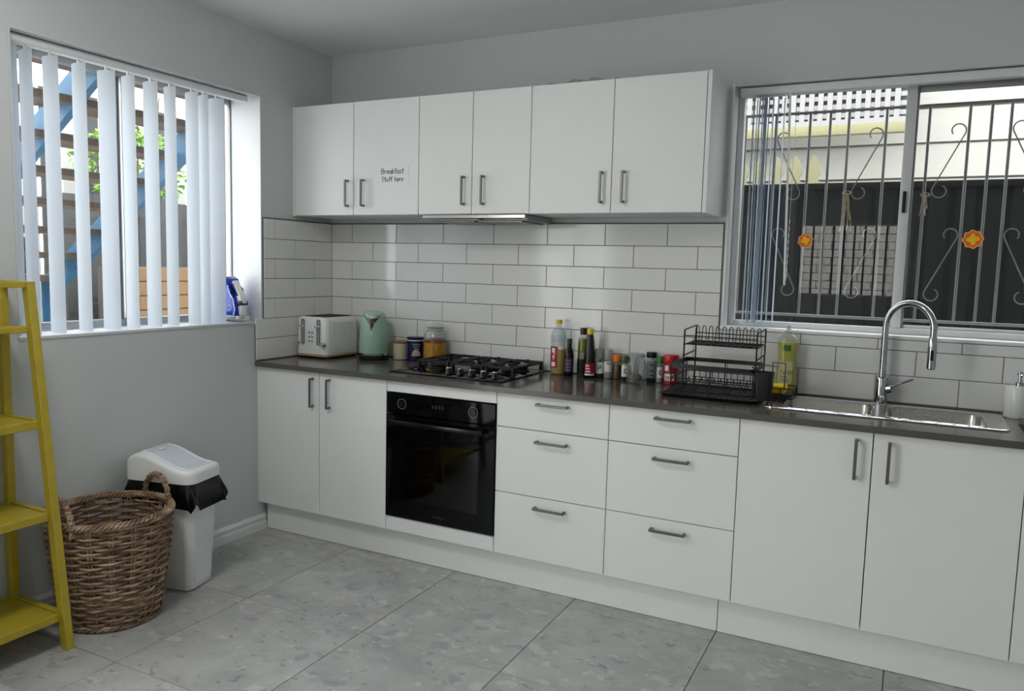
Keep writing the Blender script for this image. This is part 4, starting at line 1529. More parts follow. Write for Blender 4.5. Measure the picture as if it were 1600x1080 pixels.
for i in range(2):
    for j in range(3):
        xx, zz = 0.117 + 0.022 * i, 1.060 - 0.024 * j
        obj('button', cyl(new(), (xx, TY0 + 0.001, zz), (xx, TY0 - 0.004, zz), 0.0062, 0.0055, n=16), 'print_grey', ts)

# ------------------------------------------------------------------ kettle
KX, KY = 0.425, -0.150
kt = thing('electric_kettle', 'pale green electric kettle between the toaster and the candle jar', 'kettle', (KX, KY, 0.92))
obj('power_base', lathe(new(), [(0.080, 0), (0.082, 0.004), (0.080, 0.020), (0.074, 0.024)], (KX, KY, ZC), 40), 'black_plastic', kt)
obj('chrome_band', lathe(new(), [(0.079, 0), (0.080, 0.010)], (KX, KY, ZC + 0.0245), 40), 'chrome_trim', kt)
prof = [(0.080, 0.0), (0.081, 0.006), (0.080, 0.06), (0.077, 0.12), (0.072, 0.165), (0.066, 0.195), (0.061, 0.205)]
obj('body', lathe(new(), prof, (KX, KY, ZC + 0.035), 44), 'kettle_green', kt, smooth=50)
obj('lid', lathe(new(), [(0.061, 0), (0.062, 0.004), (0.058, 0.014), (0.046, 0.022), (0.026, 0.027), (0.008, 0.028)], (KX, KY, ZC + 0.2405), 40), 'kettle_green', kt, smooth=50)
obj('lid_ring', lathe(new(), [(0.0630, 0), (0.0635, 0.002), (0.0625, 0.004)], (KX, KY, ZC + 0.2390), 40), 'chrome_trim', kt)
# V-shaped spout pointing at the room
sd_ = Vector((0.50, -0.866, 0)).normalized()
sd_ = Vector((0.42, -0.907, 0))
sl = Vector((-sd_.y, sd_.x, 0))
c = Vector((KX, KY, 0))
zb, zt_ = ZC + 0.158, ZC + 0.236
P = lambda o, s, z: tuple(c + sd_ * o + sl * s + Vector((0, 0, z)))
bm = new()
tip = bm.verts.new(P(0.100, 0, zt_ - 0.006))
l_ = bm.verts.new(P(0.046, -0.046, zt_ - 0.002))
r_ = bm.verts.new(P(0.046, 0.046, zt_ - 0.002))
bt = bm.verts.new(P(0.0745, 0, zb))
il = bm.verts.new(P(0.044, -0.032, zt_ - 0.003))
ir = bm.verts.new(P(0.044, 0.032, zt_ - 0.003))
it = bm.verts.new(P(0.086, 0, zt_ - 0.007))
ib = bm.verts.new(P(0.060, 0, zb + 0.03))
for f in ((l_, bt, tip), (tip, bt, r_), (il, it, ib), (it, ir, ib), (l_, tip, it, il), (tip, r_, ir, it), (l_, il, ib, bt), (r_, bt, ib, ir)):
    bm.faces.new(f)
obj('spout', bm, 'chrome_trim', kt, smooth=0)
hp = []
for i in range(13):
    a = -0.5 * PI + PI * i / 12
    hp.append(tuple(c - sd_ * (0.062 + 0.058 * math.cos(a)) + Vector((0, 0, ZC + 0.145 + 0.085 * math.sin(a)))))
obj('handle', tube(new(), hp, 0.011, 12), 'kettle_green', kt)
obj('badge', cyl(new(), P(0.0775, 0, ZC + 0.150), P(0.0795, 0, ZC + 0.150), 0.004, n=12), 'chrome_trim', kt)

# ------------------------------------------------------------------ jars and tins left of the cooktop
JX, JY = 0.545, -0.066
cj = thing('candle_jar', 'small cream jar with a brown wooden lid beside the kettle', 'jar', (JX, JY, 0.92))
obj('jar', lathe(new(), [(0.034, 0), (0.039, 0.003), (0.040, 0.020), (0.040, 0.088), (0.039, 0.090)], (JX, JY, ZC), 32), 'candle_cream', cj)
obj('lid', lathe(new(), [(0.041, 0), (0.042, 0.002), (0.042, 0.010), (0.040, 0.012)], (JX, JY, ZC + 0.0905), 32), 'lid_brown', cj)
NX, NY = 0.648, -0.072
tn = thing('cocoa_tin', 'navy blue round tin with a pale pink picture behind the cooktop', 'tin', (NX, NY, 0.92))
obj('can', lathe(new(), [(0.044, 0), (0.0455, 0.002), (0.0455, 0.118), (0.044, 0.120)], (NX, NY, ZC), 36), 'tin_navy', tn)
obj('rim', lathe(new(), [(0.0456, 0), (0.0462, 0.001), (0.0462, 0.005), (0.0456, 0.006)], (NX, NY, ZC + 0.112), 36), 'print_white', tn)
obj('lid', lathe(new(), [(0.0462, 0), (0.0468, 0.002), (0.0468, 0.010), (0.0445, 0.012)], (NX, NY, ZC + 0.1205), 36), 'tin_navy', tn)


def patch(name, cx_, cy_, r, a0, a1, z0, z1, m, parent, n=10, hz=None):
    """Label wrapped on a round body: angles measured from the direction of the room (-y), to the right."""
    bm = new()
    cols = []
    for i in range(n + 1):
        a = a0 + (a1 - a0) * i / n
        x, y = cx_ + r * math.sin(a), cy_ - r * math.cos(a)
        zz0, zz1 = (z0, z1) if hz is None else hz(i / n)
        cols.append((bm.verts.new((x, y, zz0)), bm.verts.new((x, y, zz1))))
    for p, q in zip(cols, cols[1:]):
        bm.faces.new((p[0], q[0], q[1], p[1]))
    return obj(name, bm, m, parent, smooth=60)


def dome(t):
    h = 0.034 * math.sqrt(max(0.0, 1 - (2 * t - 1) ** 2))
    return (ZC + 0.030, ZC + 0.032 + h)


patch('picture', NX, NY, 0.0459, 0.15, 1.25, 0, 0, 'print_pink', tn, 12, dome)
for k in range(3):
    patch('lettering', NX, NY, 0.0459, 0.25 + 0.1 * k, 1.20 - 0.05 * k, ZC + 0.092 - 0.012 * k, ZC + 0.097 - 0.012 * k, 'print_grey', tn, 6)

HX, HY, HZ = 0.782, -0.082, 0.9268
hj = thing('glass_storage_jar', 'clip-top glass jar of golden contents standing at the cooktop corner', 'jar', (HX, HY, 0.9268))
gp = [(0.050, 0.0), (0.060, 0.004), (0.0635, 0.02), (0.0640, 0.115), (0.060, 0.142), (0.048, 0.163), (0.044, 0.170), (0.045, 0.176), (0.045, 0.182)]
obj('glass', lathe(new(), gp, (HX, HY, HZ + 0.0002), 36, cap1=False), 'jar_glass', hj, smooth=50)
obj('contents', lathe(new(), [(0.050, 0), (0.0605, 0.014), (0.0612, 0.100)], (HX, HY, HZ + 0.005), 36), 'honey_amber', hj)
obj('contents_top', lathe(new(), [(0.0612, 0), (0.0605, 0.014), (0.050, 0.020)], (HX, HY, HZ + 0.1055), 36), 'amber_top', hj)
obj('lid', lathe(new(), [(0.045, 0), (0.047, 0.003), (0.046, 0.012), (0.036, 0.020), (0.012, 0.022)], (HX, HY, HZ + 0.188), 32), 'jar_glass', hj)
obj('seal', lathe(new(), [(0.0445, 0), (0.046, 0.002), (0.0445, 0.005)], (HX, HY, HZ + 0.1825), 32), 'print_green', hj)
bm = tube(new(), [(HX + 0.0475 * math.cos(a), HY + 0.0475 * math.sin(a), HZ + 0.168) for a in [2 * PI * i / 28 for i in range(28)]], 0.0013, 6, True)
tube(bm, [(HX - 0.030, HY - 0.037, HZ + 0.168), (HX - 0.038, HY - 0.045, HZ + 0.153), (HX - 0.034, HY - 0.042, HZ + 0.190), (HX - 0.020, HY - 0.030, HZ + 0.206)], 0.0013, 6)
obj('wire_clip', bm, 'steel_brushed', hj)

# ------------------------------------------------------------------ bottles and spices between cooktop and dish rack
BY = -0.068
bx_ = 1.503
ob = thing('cooking_oil_bottle', 'tall clear bottle of golden cooking oil with yellow cap and red label', 'bottle', (bx_, BY, 0.92))
oc = (bx_, BY, ZC)
op = [(0.034, 0), (0.039, 0.004), (0.040, 0.02), (0.040, 0.10), (0.038, 0.13), (0.040, 0.16), (0.040, 0.195), (0.034, 0.215), (0.018, 0.232), (0.014, 0.240), (0.014, 0.252)]
obj('bottle', lathe(new(), op, oc, 32, sy=0.8, cap1=False), 'clear_plastic', ob, smooth=50)
obj('oil', lathe(new(), [(0.034, 0), (0.0375, 0.01), (0.0380, 0.094), (0.0362, 0.122)], (bx_, BY, ZC + 0.003), 32, sy=0.8), 'oil_golden', ob)
obj('cap', lathe(new(), [(0.0165, 0), (0.0168, 0.016), (0.015, 0.020)], (bx_, BY, ZC + 0.2525), 24), 'cap_yellow', ob)
for k in range(4):
    obj('grip_ring', lathe(new(), [(0.0402, 0), (0.0412, 0.0015), (0.0402, 0.003)], (bx_, BY, ZC + 0.162 + 0.009 * k), 32, sy=0.8, cap0=False, cap1=False), 'clear_plastic', ob)


def epatch(name, cx_, cy_, r, sy, a0, a1, z0, z1, m, parent, n=10):
    bm = new()
    cols = []
    for i in range(n + 1):
        a = a0 + (a1 - a0) * i / n
        x, y = cx_ + r * math.sin(a), cy_ - r * sy * math.cos(a)
        cols.append((bm.verts.new((x, y, z0)), bm.verts.new((x, y, z1))))
    for p, q in zip(cols, cols[1:]):
        bm.faces.new((p[0], q[0], q[1], p[1]))
    return obj(name, bm, m, parent, smooth=60)


lb = epatch('label', bx_, BY, 0.0412, 0.8, -0.95, 0.22, ZC + 0.034, ZC + 0.140, 'print_red', ob)
for k, (a0, a1, za, zb2) in enumerate(((-0.60, -0.05, 0.040, 0.062), (-0.40, -0.24, 0.070, 0.076), (-0.44, -0.16, 0.080, 0.096), (-0.30, -0.05, 0.100, 0.104), (-0.55, -0.10, 0.108, 0.132))):
    epatch('lettering', bx_, BY, 0.0416, 0.8, a0, a1, ZC + za, ZC + zb2, 'print_white', lb, 4)
epatch('label', bx_, BY, 0.0412, 0.8, 0.30, 0.95, ZC + 0.126, ZC + 0.144, 'print_white', ob, 6)

sx_, sy_ = 1.574, -0.098
sb = thing('sauce_bottle', 'short dark sauce bottle with a purple label beside the cooking oil', 'bottle', (sx_, sy_, 0.92))
obj('bottle', lathe(new(), [(0.021, 0), (0.0235, 0.003), (0.0235, 0.095), (0.021, 0.118), (0.014, 0.138), (0.0115, 0.146), (0.0115, 0.160)], (sx_, sy_, ZC), 28), 'sauce_dark', sb, smooth=50)
obj('cap', lathe(new(), [(0.0130, 0), (0.0132, 0.022), (0.012, 0.024)], (sx_, sy_, ZC + 0.1605), 24), 'cap_brown', sb)
l1 = patch('label', sx_, sy_, 0.0238, -0.9, 1.3, ZC + 0.020, ZC + 0.088, 'print_purple', sb)
for k in range(4):
    patch('lettering', sx_, sy_, 0.0241, -0.1, 0.9, ZC + 0.028 + 0.016 * k, ZC + 0.032 + 0.016 * k, 'print_grey', l1, 5)

vx_, vy_ = 1.630, -0.052
vb = thing('olive_oil_bottle', 'tall green olive oil bottle with a black cap', 'bottle', (vx_, vy_, 0.92))
obj('bottle', lathe(new(), [(0.025, 0), (0.028, 0.003), (0.028, 0.165), (0.024, 0.190), (0.0145, 0.203), (0.0140, 0.210)], (vx_, vy_, ZC), 28, cap1=False), 'jar_glass', vb, smooth=50)
obj('oil', lathe(new(), [(0.024, 0), (0.0265, 0.004), (0.0265, 0.160), (0.022, 0.182)], (vx_, vy_, ZC + 0.003), 28), 'olive_oil', vb)
obj('cap', lathe(new(), [(0.0175, 0), (0.0180, 0.030), (0.016, 0.033)], (vx_, vy_, ZC + 0.205), 24), 'cap_black', vb)
obj('label', lathe(new(), [(0.0284, 0), (0.0284, 0.075)], (vx_, vy_, ZC + 0.008), 28, cap0=False, cap1=False), 'print_black', vb)
patch('label', vx_, vy_, 0.0284, -0.2, 0.9, ZC + 0.086, ZC + 0.118, 'print_grey', vb)

wx_, wy_ = 1.684, -0.100
yb_ = thing('soy_sauce_bottle', 'tall dark sauce bottle with a yellow cap and red label', 'bottle', (wx_, wy_, 0.92))
obj('bottle', lathe(new(), [(0.026, 0), (0.030, 0.004), (0.030, 0.075), (0.0285, 0.100), (0.021, 0.160), (0.0165, 0.195), (0.0150, 0.212)], (wx_, wy_, ZC), 28), 'sauce_dark', yb_, smooth=50)
obj('cap', lathe(new(), [(0.0165, 0), (0.0170, 0.022), (0.0150, 0.026)], (wx_, wy_, ZC + 0.2125), 24), 'cap_yellow', yb_)
l1 = patch('label', wx_, wy_, 0.0304, -0.45, 1.35, ZC + 0.024, ZC + 0.074, 'print_red', yb_)
for k in range(3):
    patch('lettering', wx_, wy_, 0.0307, -0.25, 0.55 - 0.1 * k, ZC + 0.030 + 0.014 * k, ZC + 0.037 + 0.014 * k, 'print_white', l1, 5)
patch('label', wx_, wy_, 0.0304, -0.45, 1.35, ZC + 0.014, ZC + 0.023, 'print_white', yb_)


def curved_text(text, cx_, cy_, r, a_mid, zc, size, thick, m, parent):
    for ch in text:
        for st in GL[ch]:
            pts_ = []
            for px_, pz_ in st:
                a = a_mid + (px_ - 0.28) * size / r
                pts_.append((cx_ + r * math.sin(a), cy_ - r * math.cos(a), zc + (pz_ - 0.5) * size))
            obj('letter', tube(new(), pts_, thick, 5), m, parent)


def spice(label, x, y, r, h, capm, capr, caph, fill, lab=None, letter=None, glass='jar_glass', laba=(-0.8, 1.5), name='spice_jar', group='spice jars'):
    t = thing(name, label, 'jar', (x, y, 0.92), group)
    hb = h - caph
    obj('jar', lathe(new(), [(r * 0.92, 0), (r, 0.003), (r, hb - 0.012), (r * 0.86, hb - 0.003), (r * 0.86, hb)], (x, y, ZC), 28, cap1=False), glass, t, smooth=50)
    obj('contents', lathe(new(), [(r * 0.88, 0), (r * 0.93, 0.003), (r * 0.93, (hb - 0.014) * 0.9)], (x, y, ZC + 0.0022), 24), fill, t)
    obj('cap', lathe(new(), [(capr, 0), (capr * 1.02, 0.002), (capr * 1.0, caph - 0.003), (capr * 0.94, caph)], (x, y, ZC + hb + 0.0005), 28), capm, t)
    if lab:
        l_ = patch('label', x, y, r * 1.012, laba[0], laba[1], ZC + lab[0], ZC + lab[1], lab[2], t)
        if letter:
            curved_text(letter, x, y, r * 1.02, 0.42, ZC + (lab[0] + lab[1]) / 2, 0.022, 0.0022, 'print_black', l_)
        for z in lab[3:]:
            patch('lettering', x, y, r * 1.02, 0.0, 0.85, ZC + z, ZC + z + 0.005, 'print_black', l_, 5)
    return t


spice('spice grinder with clear cap and white label, next to the dark sauce bottle', 1.7205, -0.060, 0.0250, 0.142, 'frosted_cap', 0.0235, 0.048, 'spice_dark', (0.022, 0.078, 'print_white'), 'P', laba=(-0.4, 1.6))
spice('salt grinder with clear cap and pale contents beside the orange-capped jar', 1.7680, -0.066, 0.0220, 0.142, 'frosted_cap', 0.0210, 0.048, 'spice_pale', (0.034, 0.084, 'print_white', 0.072))
spice('small spice jar with a bright orange cap', 1.8100, -0.056, 0.0198, 0.118, 'cap_orange', 0.0225, 0.034, 'spice_brown')
spice('small spice jar with dark green cap and a large letter C', 1.8545, -0.066, 0.0222, 0.118, 'cap_green', 0.0250, 0.034, 'spice_dark', (0.018, 0.074, 'print_white'), 'C', laba=(-0.5, 1.5))
spice('spice jar with a flat black cap and black and white label', 1.9780, -0.046, 0.0222, 0.142, 'cap_black', 0.0240, 0.026, 'spice_dark', (0.020, 0.100, 'print_grey', 0.030, 0.052, 0.080))
spice('narrow spice jar with bright green cap and a letter G', 2.0215, -0.050, 0.0178, 0.124, 'cap_green_bright', 0.0185, 0.030, 'spice_pale', (0.024, 0.076, 'print_white'), 'G', laba=(-0.5, 1.5))

gx_, gy_ = 1.927, -0.118
gj = thing('empty_glass_jar', 'wide clear glass jar standing in front of the spice jars', 'jar', (gx_, gy_, 0.92), None)
obj('glass', lathe(new(), [(0.036, 0), (0.043, 0.004), (0.0445, 0.020), (0.0445, 0.082), (0.040, 0.104), (0.0345, 0.114), (0.0345, 0.120)], (gx_, gy_, ZC), 36, cap1=False), 'clear_plastic', gj, smooth=50)
obj('lid', lathe(new(), [(0.0365, 0), (0.0375, 0.002), (0.0375, 0.018), (0.0355, 0.020)], (gx_, gy_, ZC + 0.1205), 32), 'frosted_cap', gj)
obj('contents', lathe(new(), [(0.012, 0), (0.022, 0.008), (0.024, 0.020), (0.016, 0.032), (0.006, 0.036)], (gx_ + 0.006, gy_, ZC + 0.006), 20), 'spice_brown', gj)

rx_, ry_ = 2.079, -0.070
rj = thing('red_lid_jar', 'red jar with a wide red lid beside the dish rack', 'jar', (rx_, ry_, 0.92))
obj('jar', lathe(new(), [(0.028, 0), (0.031, 0.003), (0.031, 0.090), (0.029, 0.098)], (rx_, ry_, ZC), 32), 'print_red', rj)
obj('lid', lathe(new(), [(0.0325, 0), (0.0350, 0.010), (0.0360, 0.036), (0.0335, 0.041)], (rx_, ry_, ZC + 0.0985), 32), 'cap_red', rj)
l1 = patch('label', rx_, ry_, 0.0314, -0.75, 0.85, ZC + 0.020, ZC + 0.052, 'print_white', rj)
for k in range(5):
    patch('lettering', rx_, ry_, 0.0317, -0.55 + 0.25 * k, -0.42 + 0.25 * k, ZC + 0.024, ZC + 0.042, 'print_red', l1, 3)
patch('label', rx_, ry_, 0.0314, -0.75, -0.1, ZC + 0.066, ZC + 0.090, 'print_white', rj, 5)

# ------------------------------------------------------------------ dish rack
dr = thing('dish_rack', 'black two-tier wire dish rack left of the sink', 'dish rack', (2.33, -0.24, 0.92))
W_ = 0.0028


def wires(name, paths, r=W_, closed=False):
    return [obj(name, tube(new(), p, r, 6, closed), 'black_wire', dr) for p in paths]


bm = loft(new(), [rr_pts(2.135, 2.525, -0.425, -0.075, 0.03, 0.9215), rr_pts(2.128, 2.532, -0.432, -0.068, 0.034, 0.934), rr_pts(2.134, 2.526, -0.426, -0.074, 0.030, 0.934), rr_pts(2.139, 2.521, -0.421, -0.079, 0.028, 0.926)])
tray = obj('drip_tray', bm, 'black_plastic', dr)
for k in range(16):
    xx = 2.165 + k * 0.021
    obj('tray_rib', box(new(), xx - 0.003, xx + 0.003, -0.405, -0.095, 0.926, 0.930, 0.001, 1), 'black_plastic', tray)
# lower basket
LX0_, LX1_, LY0_, LY1_ = 2.165, 2.505, -0.400, -0.100


def ringpath(xa, xb, ya, yb, z, r=0.02):
    return rr_pts(xa, xb, ya, yb, r, z, 4)


for z, r in ((0.948, W_), (1.000, W_)):
    wires('ring_wire', [ringpath(LX0_, LX1_, LY0_, LY1_, z)], r, True)
bm = new()
secs = [ringpath(LX0_ - 0.004, LX1_ + 0.004, LY0_ - 0.004, LY1_ + 0.004, 1.042), ringpath(LX0_ - 0.004, LX1_ + 0.004, LY0_ - 0.004, LY1_ + 0.004, 1.060),
        ringpath(LX0_ - 0.001, LX1_ + 0.001, LY0_ - 0.001, LY1_ + 0.001, 1.060), ringpath(LX0_ - 0.001, LX1_ + 0.001, LY0_ - 0.001, LY1_ + 0.001, 1.042)]
rg = [[bm.verts.new(p) for p in s] for s in secs]
for a, b in zip(rg, rg[1:] + rg[:1]):
    skin(bm, a, b)
obj('flat_band', bm, 'black_wire', dr)
for k in range(11):
    xx = LX0_ + 0.030 + k * 0.028
    wires('plate_wire', [[(xx, LY0_ + 0.01, 0.948), (xx, -0.30, 0.944), (xx, -0.24, 0.944), (xx + 0.004, -0.20, 0.985), (xx, -0.16, 0.944), (xx, LY1_, 0.948), (xx, LY1_, 1.000)]], 0.0018)
for xx, yy in ((LX0_, LY0_ + 0.02), (LX1_, LY0_ + 0.02), (LX0_, LY1_ - 0.02), (LX1_, LY1_ - 0.02), (2.335, LY0_), (2.335, LY1_)):
    wires('upright', [[(xx, yy, 0.9305), (xx, yy, 1.045)]], W_)
for yy in (LY0_, LY1_):
    wires('cross_wire', [[(LX0_ + 0.02, yy, 0.972), (LX1_ - 0.02, yy, 0.972)]], 0.0018)
# upper tier on two side frames
UX0, UX1, UY0, UY1 = 2.203, 2.505, -0.330, -0.120
for xx in (UX0, UX1):
    wires('side_frame', [[(xx, UY0, 0.9305), (xx, UY0, 1.195), (xx, UY0 + 0.006, 1.201), (xx, UY1 - 0.006, 1.209), (xx, UY1, 1.203), (xx, UY1, 0.9305)]], 0.0036)
    for z in (1.090, 1.136):
        wires('side_rung', [[(xx, UY0, z), (xx, UY1, z + 0.006)]], 0.0036 if z < 1.1 else 0.0026)
for z, yy in ((1.140, UY0), (1.140, UY1), (1.176, UY1), (1.176, UY0), (1.140, -0.225), (1.140, -0.28), (1.140, -0.17)):
    wires('shelf_wire', [[(UX0, yy, z), (UX1, yy, z)]], 0.0026)
for k in range(10):
    xx = UX0 + 0.018 + k * 0.0295
    p = [(xx, UY0 + 0.01, 1.140), (xx, -0.20, 1.140), (xx - 0.006, -0.19, 1.150), (xx - 0.007, -0.178, 1.196)]
    p += [(xx - 0.007 * math.cos(a), -0.175, 1.200 + 0.012 * math.sin(a)) for a in [PI * i / 6 for i in range(1, 6)]]
    p += [(xx + 0.007, -0.172, 1.196), (xx + 0.006, -0.160, 1.150), (xx, -0.150, 1.140), (xx, UY1, 1.140)]
    wires('plate_prong', [p], 0.0019)
# cutlery cup hung on the front right corner
secs = [rr_pts(2.488, 2.546, -0.395, -0.330, 0.010, 0.9355), rr_pts(2.482, 2.552, -0.400, -0.322, 0.012, 1.050), rr_pts(2.484, 2.550, -0.398, -0.324, 0.011, 1.050), rr_pts(2.490, 2.544, -0.393, -0.332, 0.009, 0.939)]
cup = thing('cutlery_cup', 'black square cutlery cup at the right end of the dish rack', 'cup', (2.517, -0.36, 0.935))
bm = new()
rg = [[bm.verts.new((p[0] + 0.030, p[1], p[2])) for p in s] for s in secs]
for a, b in zip(rg, rg[1:]):
    skin(bm, a, b)
bm.faces.new(list(reversed(rg[0])))
bm.faces.new(rg[-1])
obj('cup', bm, 'black_plastic', cup)
for yy in (-0.385, -0.338):
    obj('hook', tube(new(), [(2.5085, yy, 1.040), (2.508, yy, 1.064), (2.500, yy, 1.070)], 0.003, 6), 'black_wire', cup)

# wire sponge caddy with sponge and scourer
cd = thing('sponge_caddy', 'small black wire sponge caddy beside the dish soap', 'caddy', (2.60, -0.20, 0.93))
for z in (0.934, 0.975):
    obj('ring_wire', tube(new(), rr_pts(2.550, 2.650, -0.275, -0.145, 0.02, z, 4), 0.0026, 6, True), 'black_wire', cd)
for xx in (2.552, 2.60, 2.648):
    obj('basket_wire', tube(new(), [(xx, -0.2765, 0.975), (xx, -0.2765, 0.934), (xx, -0.1435, 0.934), (xx, -0.1435, 0.975)], 0.002, 6), 'black_wire', cd)
for yy in (-0.24, -0.18):
    obj('basket_wire', tube(new(), [(2.549, yy, 0.975), (2.549, yy, 0.932), (2.651, yy, 0.932), (2.651, yy, 0.975)], 0.002, 6), 'black_wire', cd)
obj('hanging_loop', tube(new(), [(2.565, -0.277, 0.975), (2.565, -0.277, 1.082), (2.615, -0.277, 1.082), (2.615, -0.277, 0.975)], 0.0026, 6), 'black_wire', cd)
sp = thing('dish_sponge', 'yellow dish sponge with grey scourer lying in the wire caddy', 'sponge', (2.59, -0.21, 0.94))
obj('scourer', box(new(), 2.556, 2.642, -0.262, -0.160, 0.938, 0.950, 0.004, 2), 'scourer_grey', sp)
obj('foam', box(new(), 2.556, 2.615, -0.262, -0.165, 0.950, 0.984, 0.008, 3), 'sponge_yellow', sp)

# ------------------------------------------------------------------ dish soap
qx, qy = 2.592, -0.062
ds = thing('dish_soap_bottle', 'yellow dish soap bottle between the dish rack and the tap', 'bottle', (qx, qy, 0.92))
qp = [(0.040, 0), (0.045, 0.004), (0.0455, 0.05), (0.043, 0.10), (0.038, 0.150), (0.037, 0.175), (0.041, 0.205), (0.0445, 0.225), (0.042, 0.245), (0.028, 0.262), (0.016, 0.270)]
obj('bottle', lathe(new(), qp, (qx, qy, ZC), 36, sy=0.62, cap1=False), 'clear_plastic', ds, smooth=60)
qi = [(r - 0.0018, z + 0.002) for r, z in qp[:8]] + [(0.0425, 0.232)]
obj('liquid', lathe(new(), qi, (qx, qy, ZC + 0.001), 36, sy=0.62), 'dish_soap', ds, smooth=60)
obj('cap', lathe(new(), [(0.017, 0), (0.017, 0.010), (0.010, 0.014), (0.008, 0.026), (0.009, 0.034), (0.006, 0.036)], (qx, qy, ZC + 0.2705), 24), 'frosted_cap', ds)
l1 = epatch('label', qx, qy, 0.0462, 0.62, -0.75, 0.62, ZC + 0.050, ZC + 0.150, 'print_cream', ds, 10)
bm = new()
x = qx - 0.022
for ch in 'TANGY':
    for st in GL[ch]:
        tube(bm, [(x + 0.016 * px_, qy - 0.0285 + 0.010 * abs((x - qx) / 0.045) ** 2, ZC + 0.094 + 0.016 * pz_) for px_, pz_ in st], 0.0012, 5)
    x += 0.0115
obj('lettering', bm, 'print_black', l1)
for k in range(3):
    epatch('lettering', qx, qy, 0.0466, 0.62, -0.45, 0.35 - 0.1 * k, ZC + 0.062 + 0.010 * k, ZC + 0.065 + 0.010 * k, 'print_green', l1, 5)
epatch('label', qx, qy, 0.0430, 0.62, -0.30, 0.40, ZC + 0.196, ZC + 0.222, 'print_green', ds, 6)

# ------------------------------------------------------------------ clothes iron on the sill
ix, iy, iz = -0.105, -0.655, 1.1335
ir_ = thing('clothes_iron', 'blue and white clothes iron standing on its heel on the window sill', 'iron', (ix, iy, iz))


def ip(*p):
    return [(a, b + iz) for a, b in p]


obj('soleplate', prism(new(), ip((-0.190, 0.012), (-0.182, 0.008), (-0.128, 0.224), (-0.133, 0.229)), 'y', iy - 0.042, iy + 0.042, 0.002), 'steel_brushed', ir_)
obj('body', prism(new(), ip((-0.182, 0.022), (-0.058, 0.028), (-0.048, 0.060), (-0.060, 0.110), (-0.092, 0.160), (-0.094, 0.180), (-0.110, 0.216), (-0.126, 0.222)), 'y', iy - 0.046, iy + 0.046, 0.012, 3), 'iron_blue', ir_)
obj('trim', tube(new(), [(a, iy - 0.047, b + iz) for a, b in ((-0.056, 0.030), (-0.047, 0.060), (-0.059, 0.110), (-0.092, 0.158), (-0.094, 0.182))], 0.0032, 8), 'bin_white', ir_)
obj('handle', prism(new(), ip((-0.052, 0.030), (-0.030, 0.030), (-0.024, 0.100), (-0.040, 0.130), (-0.088, 0.208), (-0.098, 0.196), (-0.060, 0.120), (-0.046, 0.092), (-0.044, 0.060)), 'y', iy - 0.020, iy + 0.020, 0.006, 2), 'bin_white', ir_)
obj('grip', prism(new(), ip((-0.046, 0.128), (-0.086, 0.196), (-0.092, 0.172), (-0.062, 0.130)), 'y', iy - 0.024, iy + 0.024, 0.004, 2), 'iron_navy', ir_)
obj('steam_dial', prism(new(), ip((-0.050, 0.076), (-0.024, 0.082), (-0.026, 0.104), (-0.046, 0.104)), 'y', iy - 0.024, iy + 0.024, 0.003, 2), 'iron_navy', ir_)
obj('heel', prism(new(), ip((-0.184, 0.002), (-0.030, 0.002), (-0.030, 0.026), (-0.184, 0.022)), 'y', iy - 0.040, iy + 0.040, 0.004, 2), 'bin_white', ir_)
obj('badge', tube(new(), [(-0.083 + 0.012 * math.cos(a), iy - 0.0468, iz + 0.066 + 0.014 * math.sin(a)) for a in [2 * PI * i / 24 for i in range(24)]], 0.0025, 6, True), 'cord_grey', ir_)
pts = [(-0.030, iy, iz + 0.020)]
for i in range(40):
    a = i * 0.42
    pts.append((-0.062 + 0.052 * math.cos(a) * (1 - 0.004 * i), iy - 0.075 + 0.016 * math.sin(a), iz + 0.005 + 0.0006 * i))
obj('cord', tube(new(), pts, 0.0035, 6), 'cord_grey', ir_)

# ------------------------------------------------------------------ yellow ladder shelf
LS = thing('ladder_shelf', 'yellow leaning ladder shelf at the left edge of the picture', 'shelf', (0.19, -2.2, 0.0))
YA, YB = -2.50, -1.889        # the two side frames
FB, FT, ZTOP = 0.356, 0.196, 1.352
T = 0.030


def fx(z):
    return FB + (FT - FB) * z / ZTOP


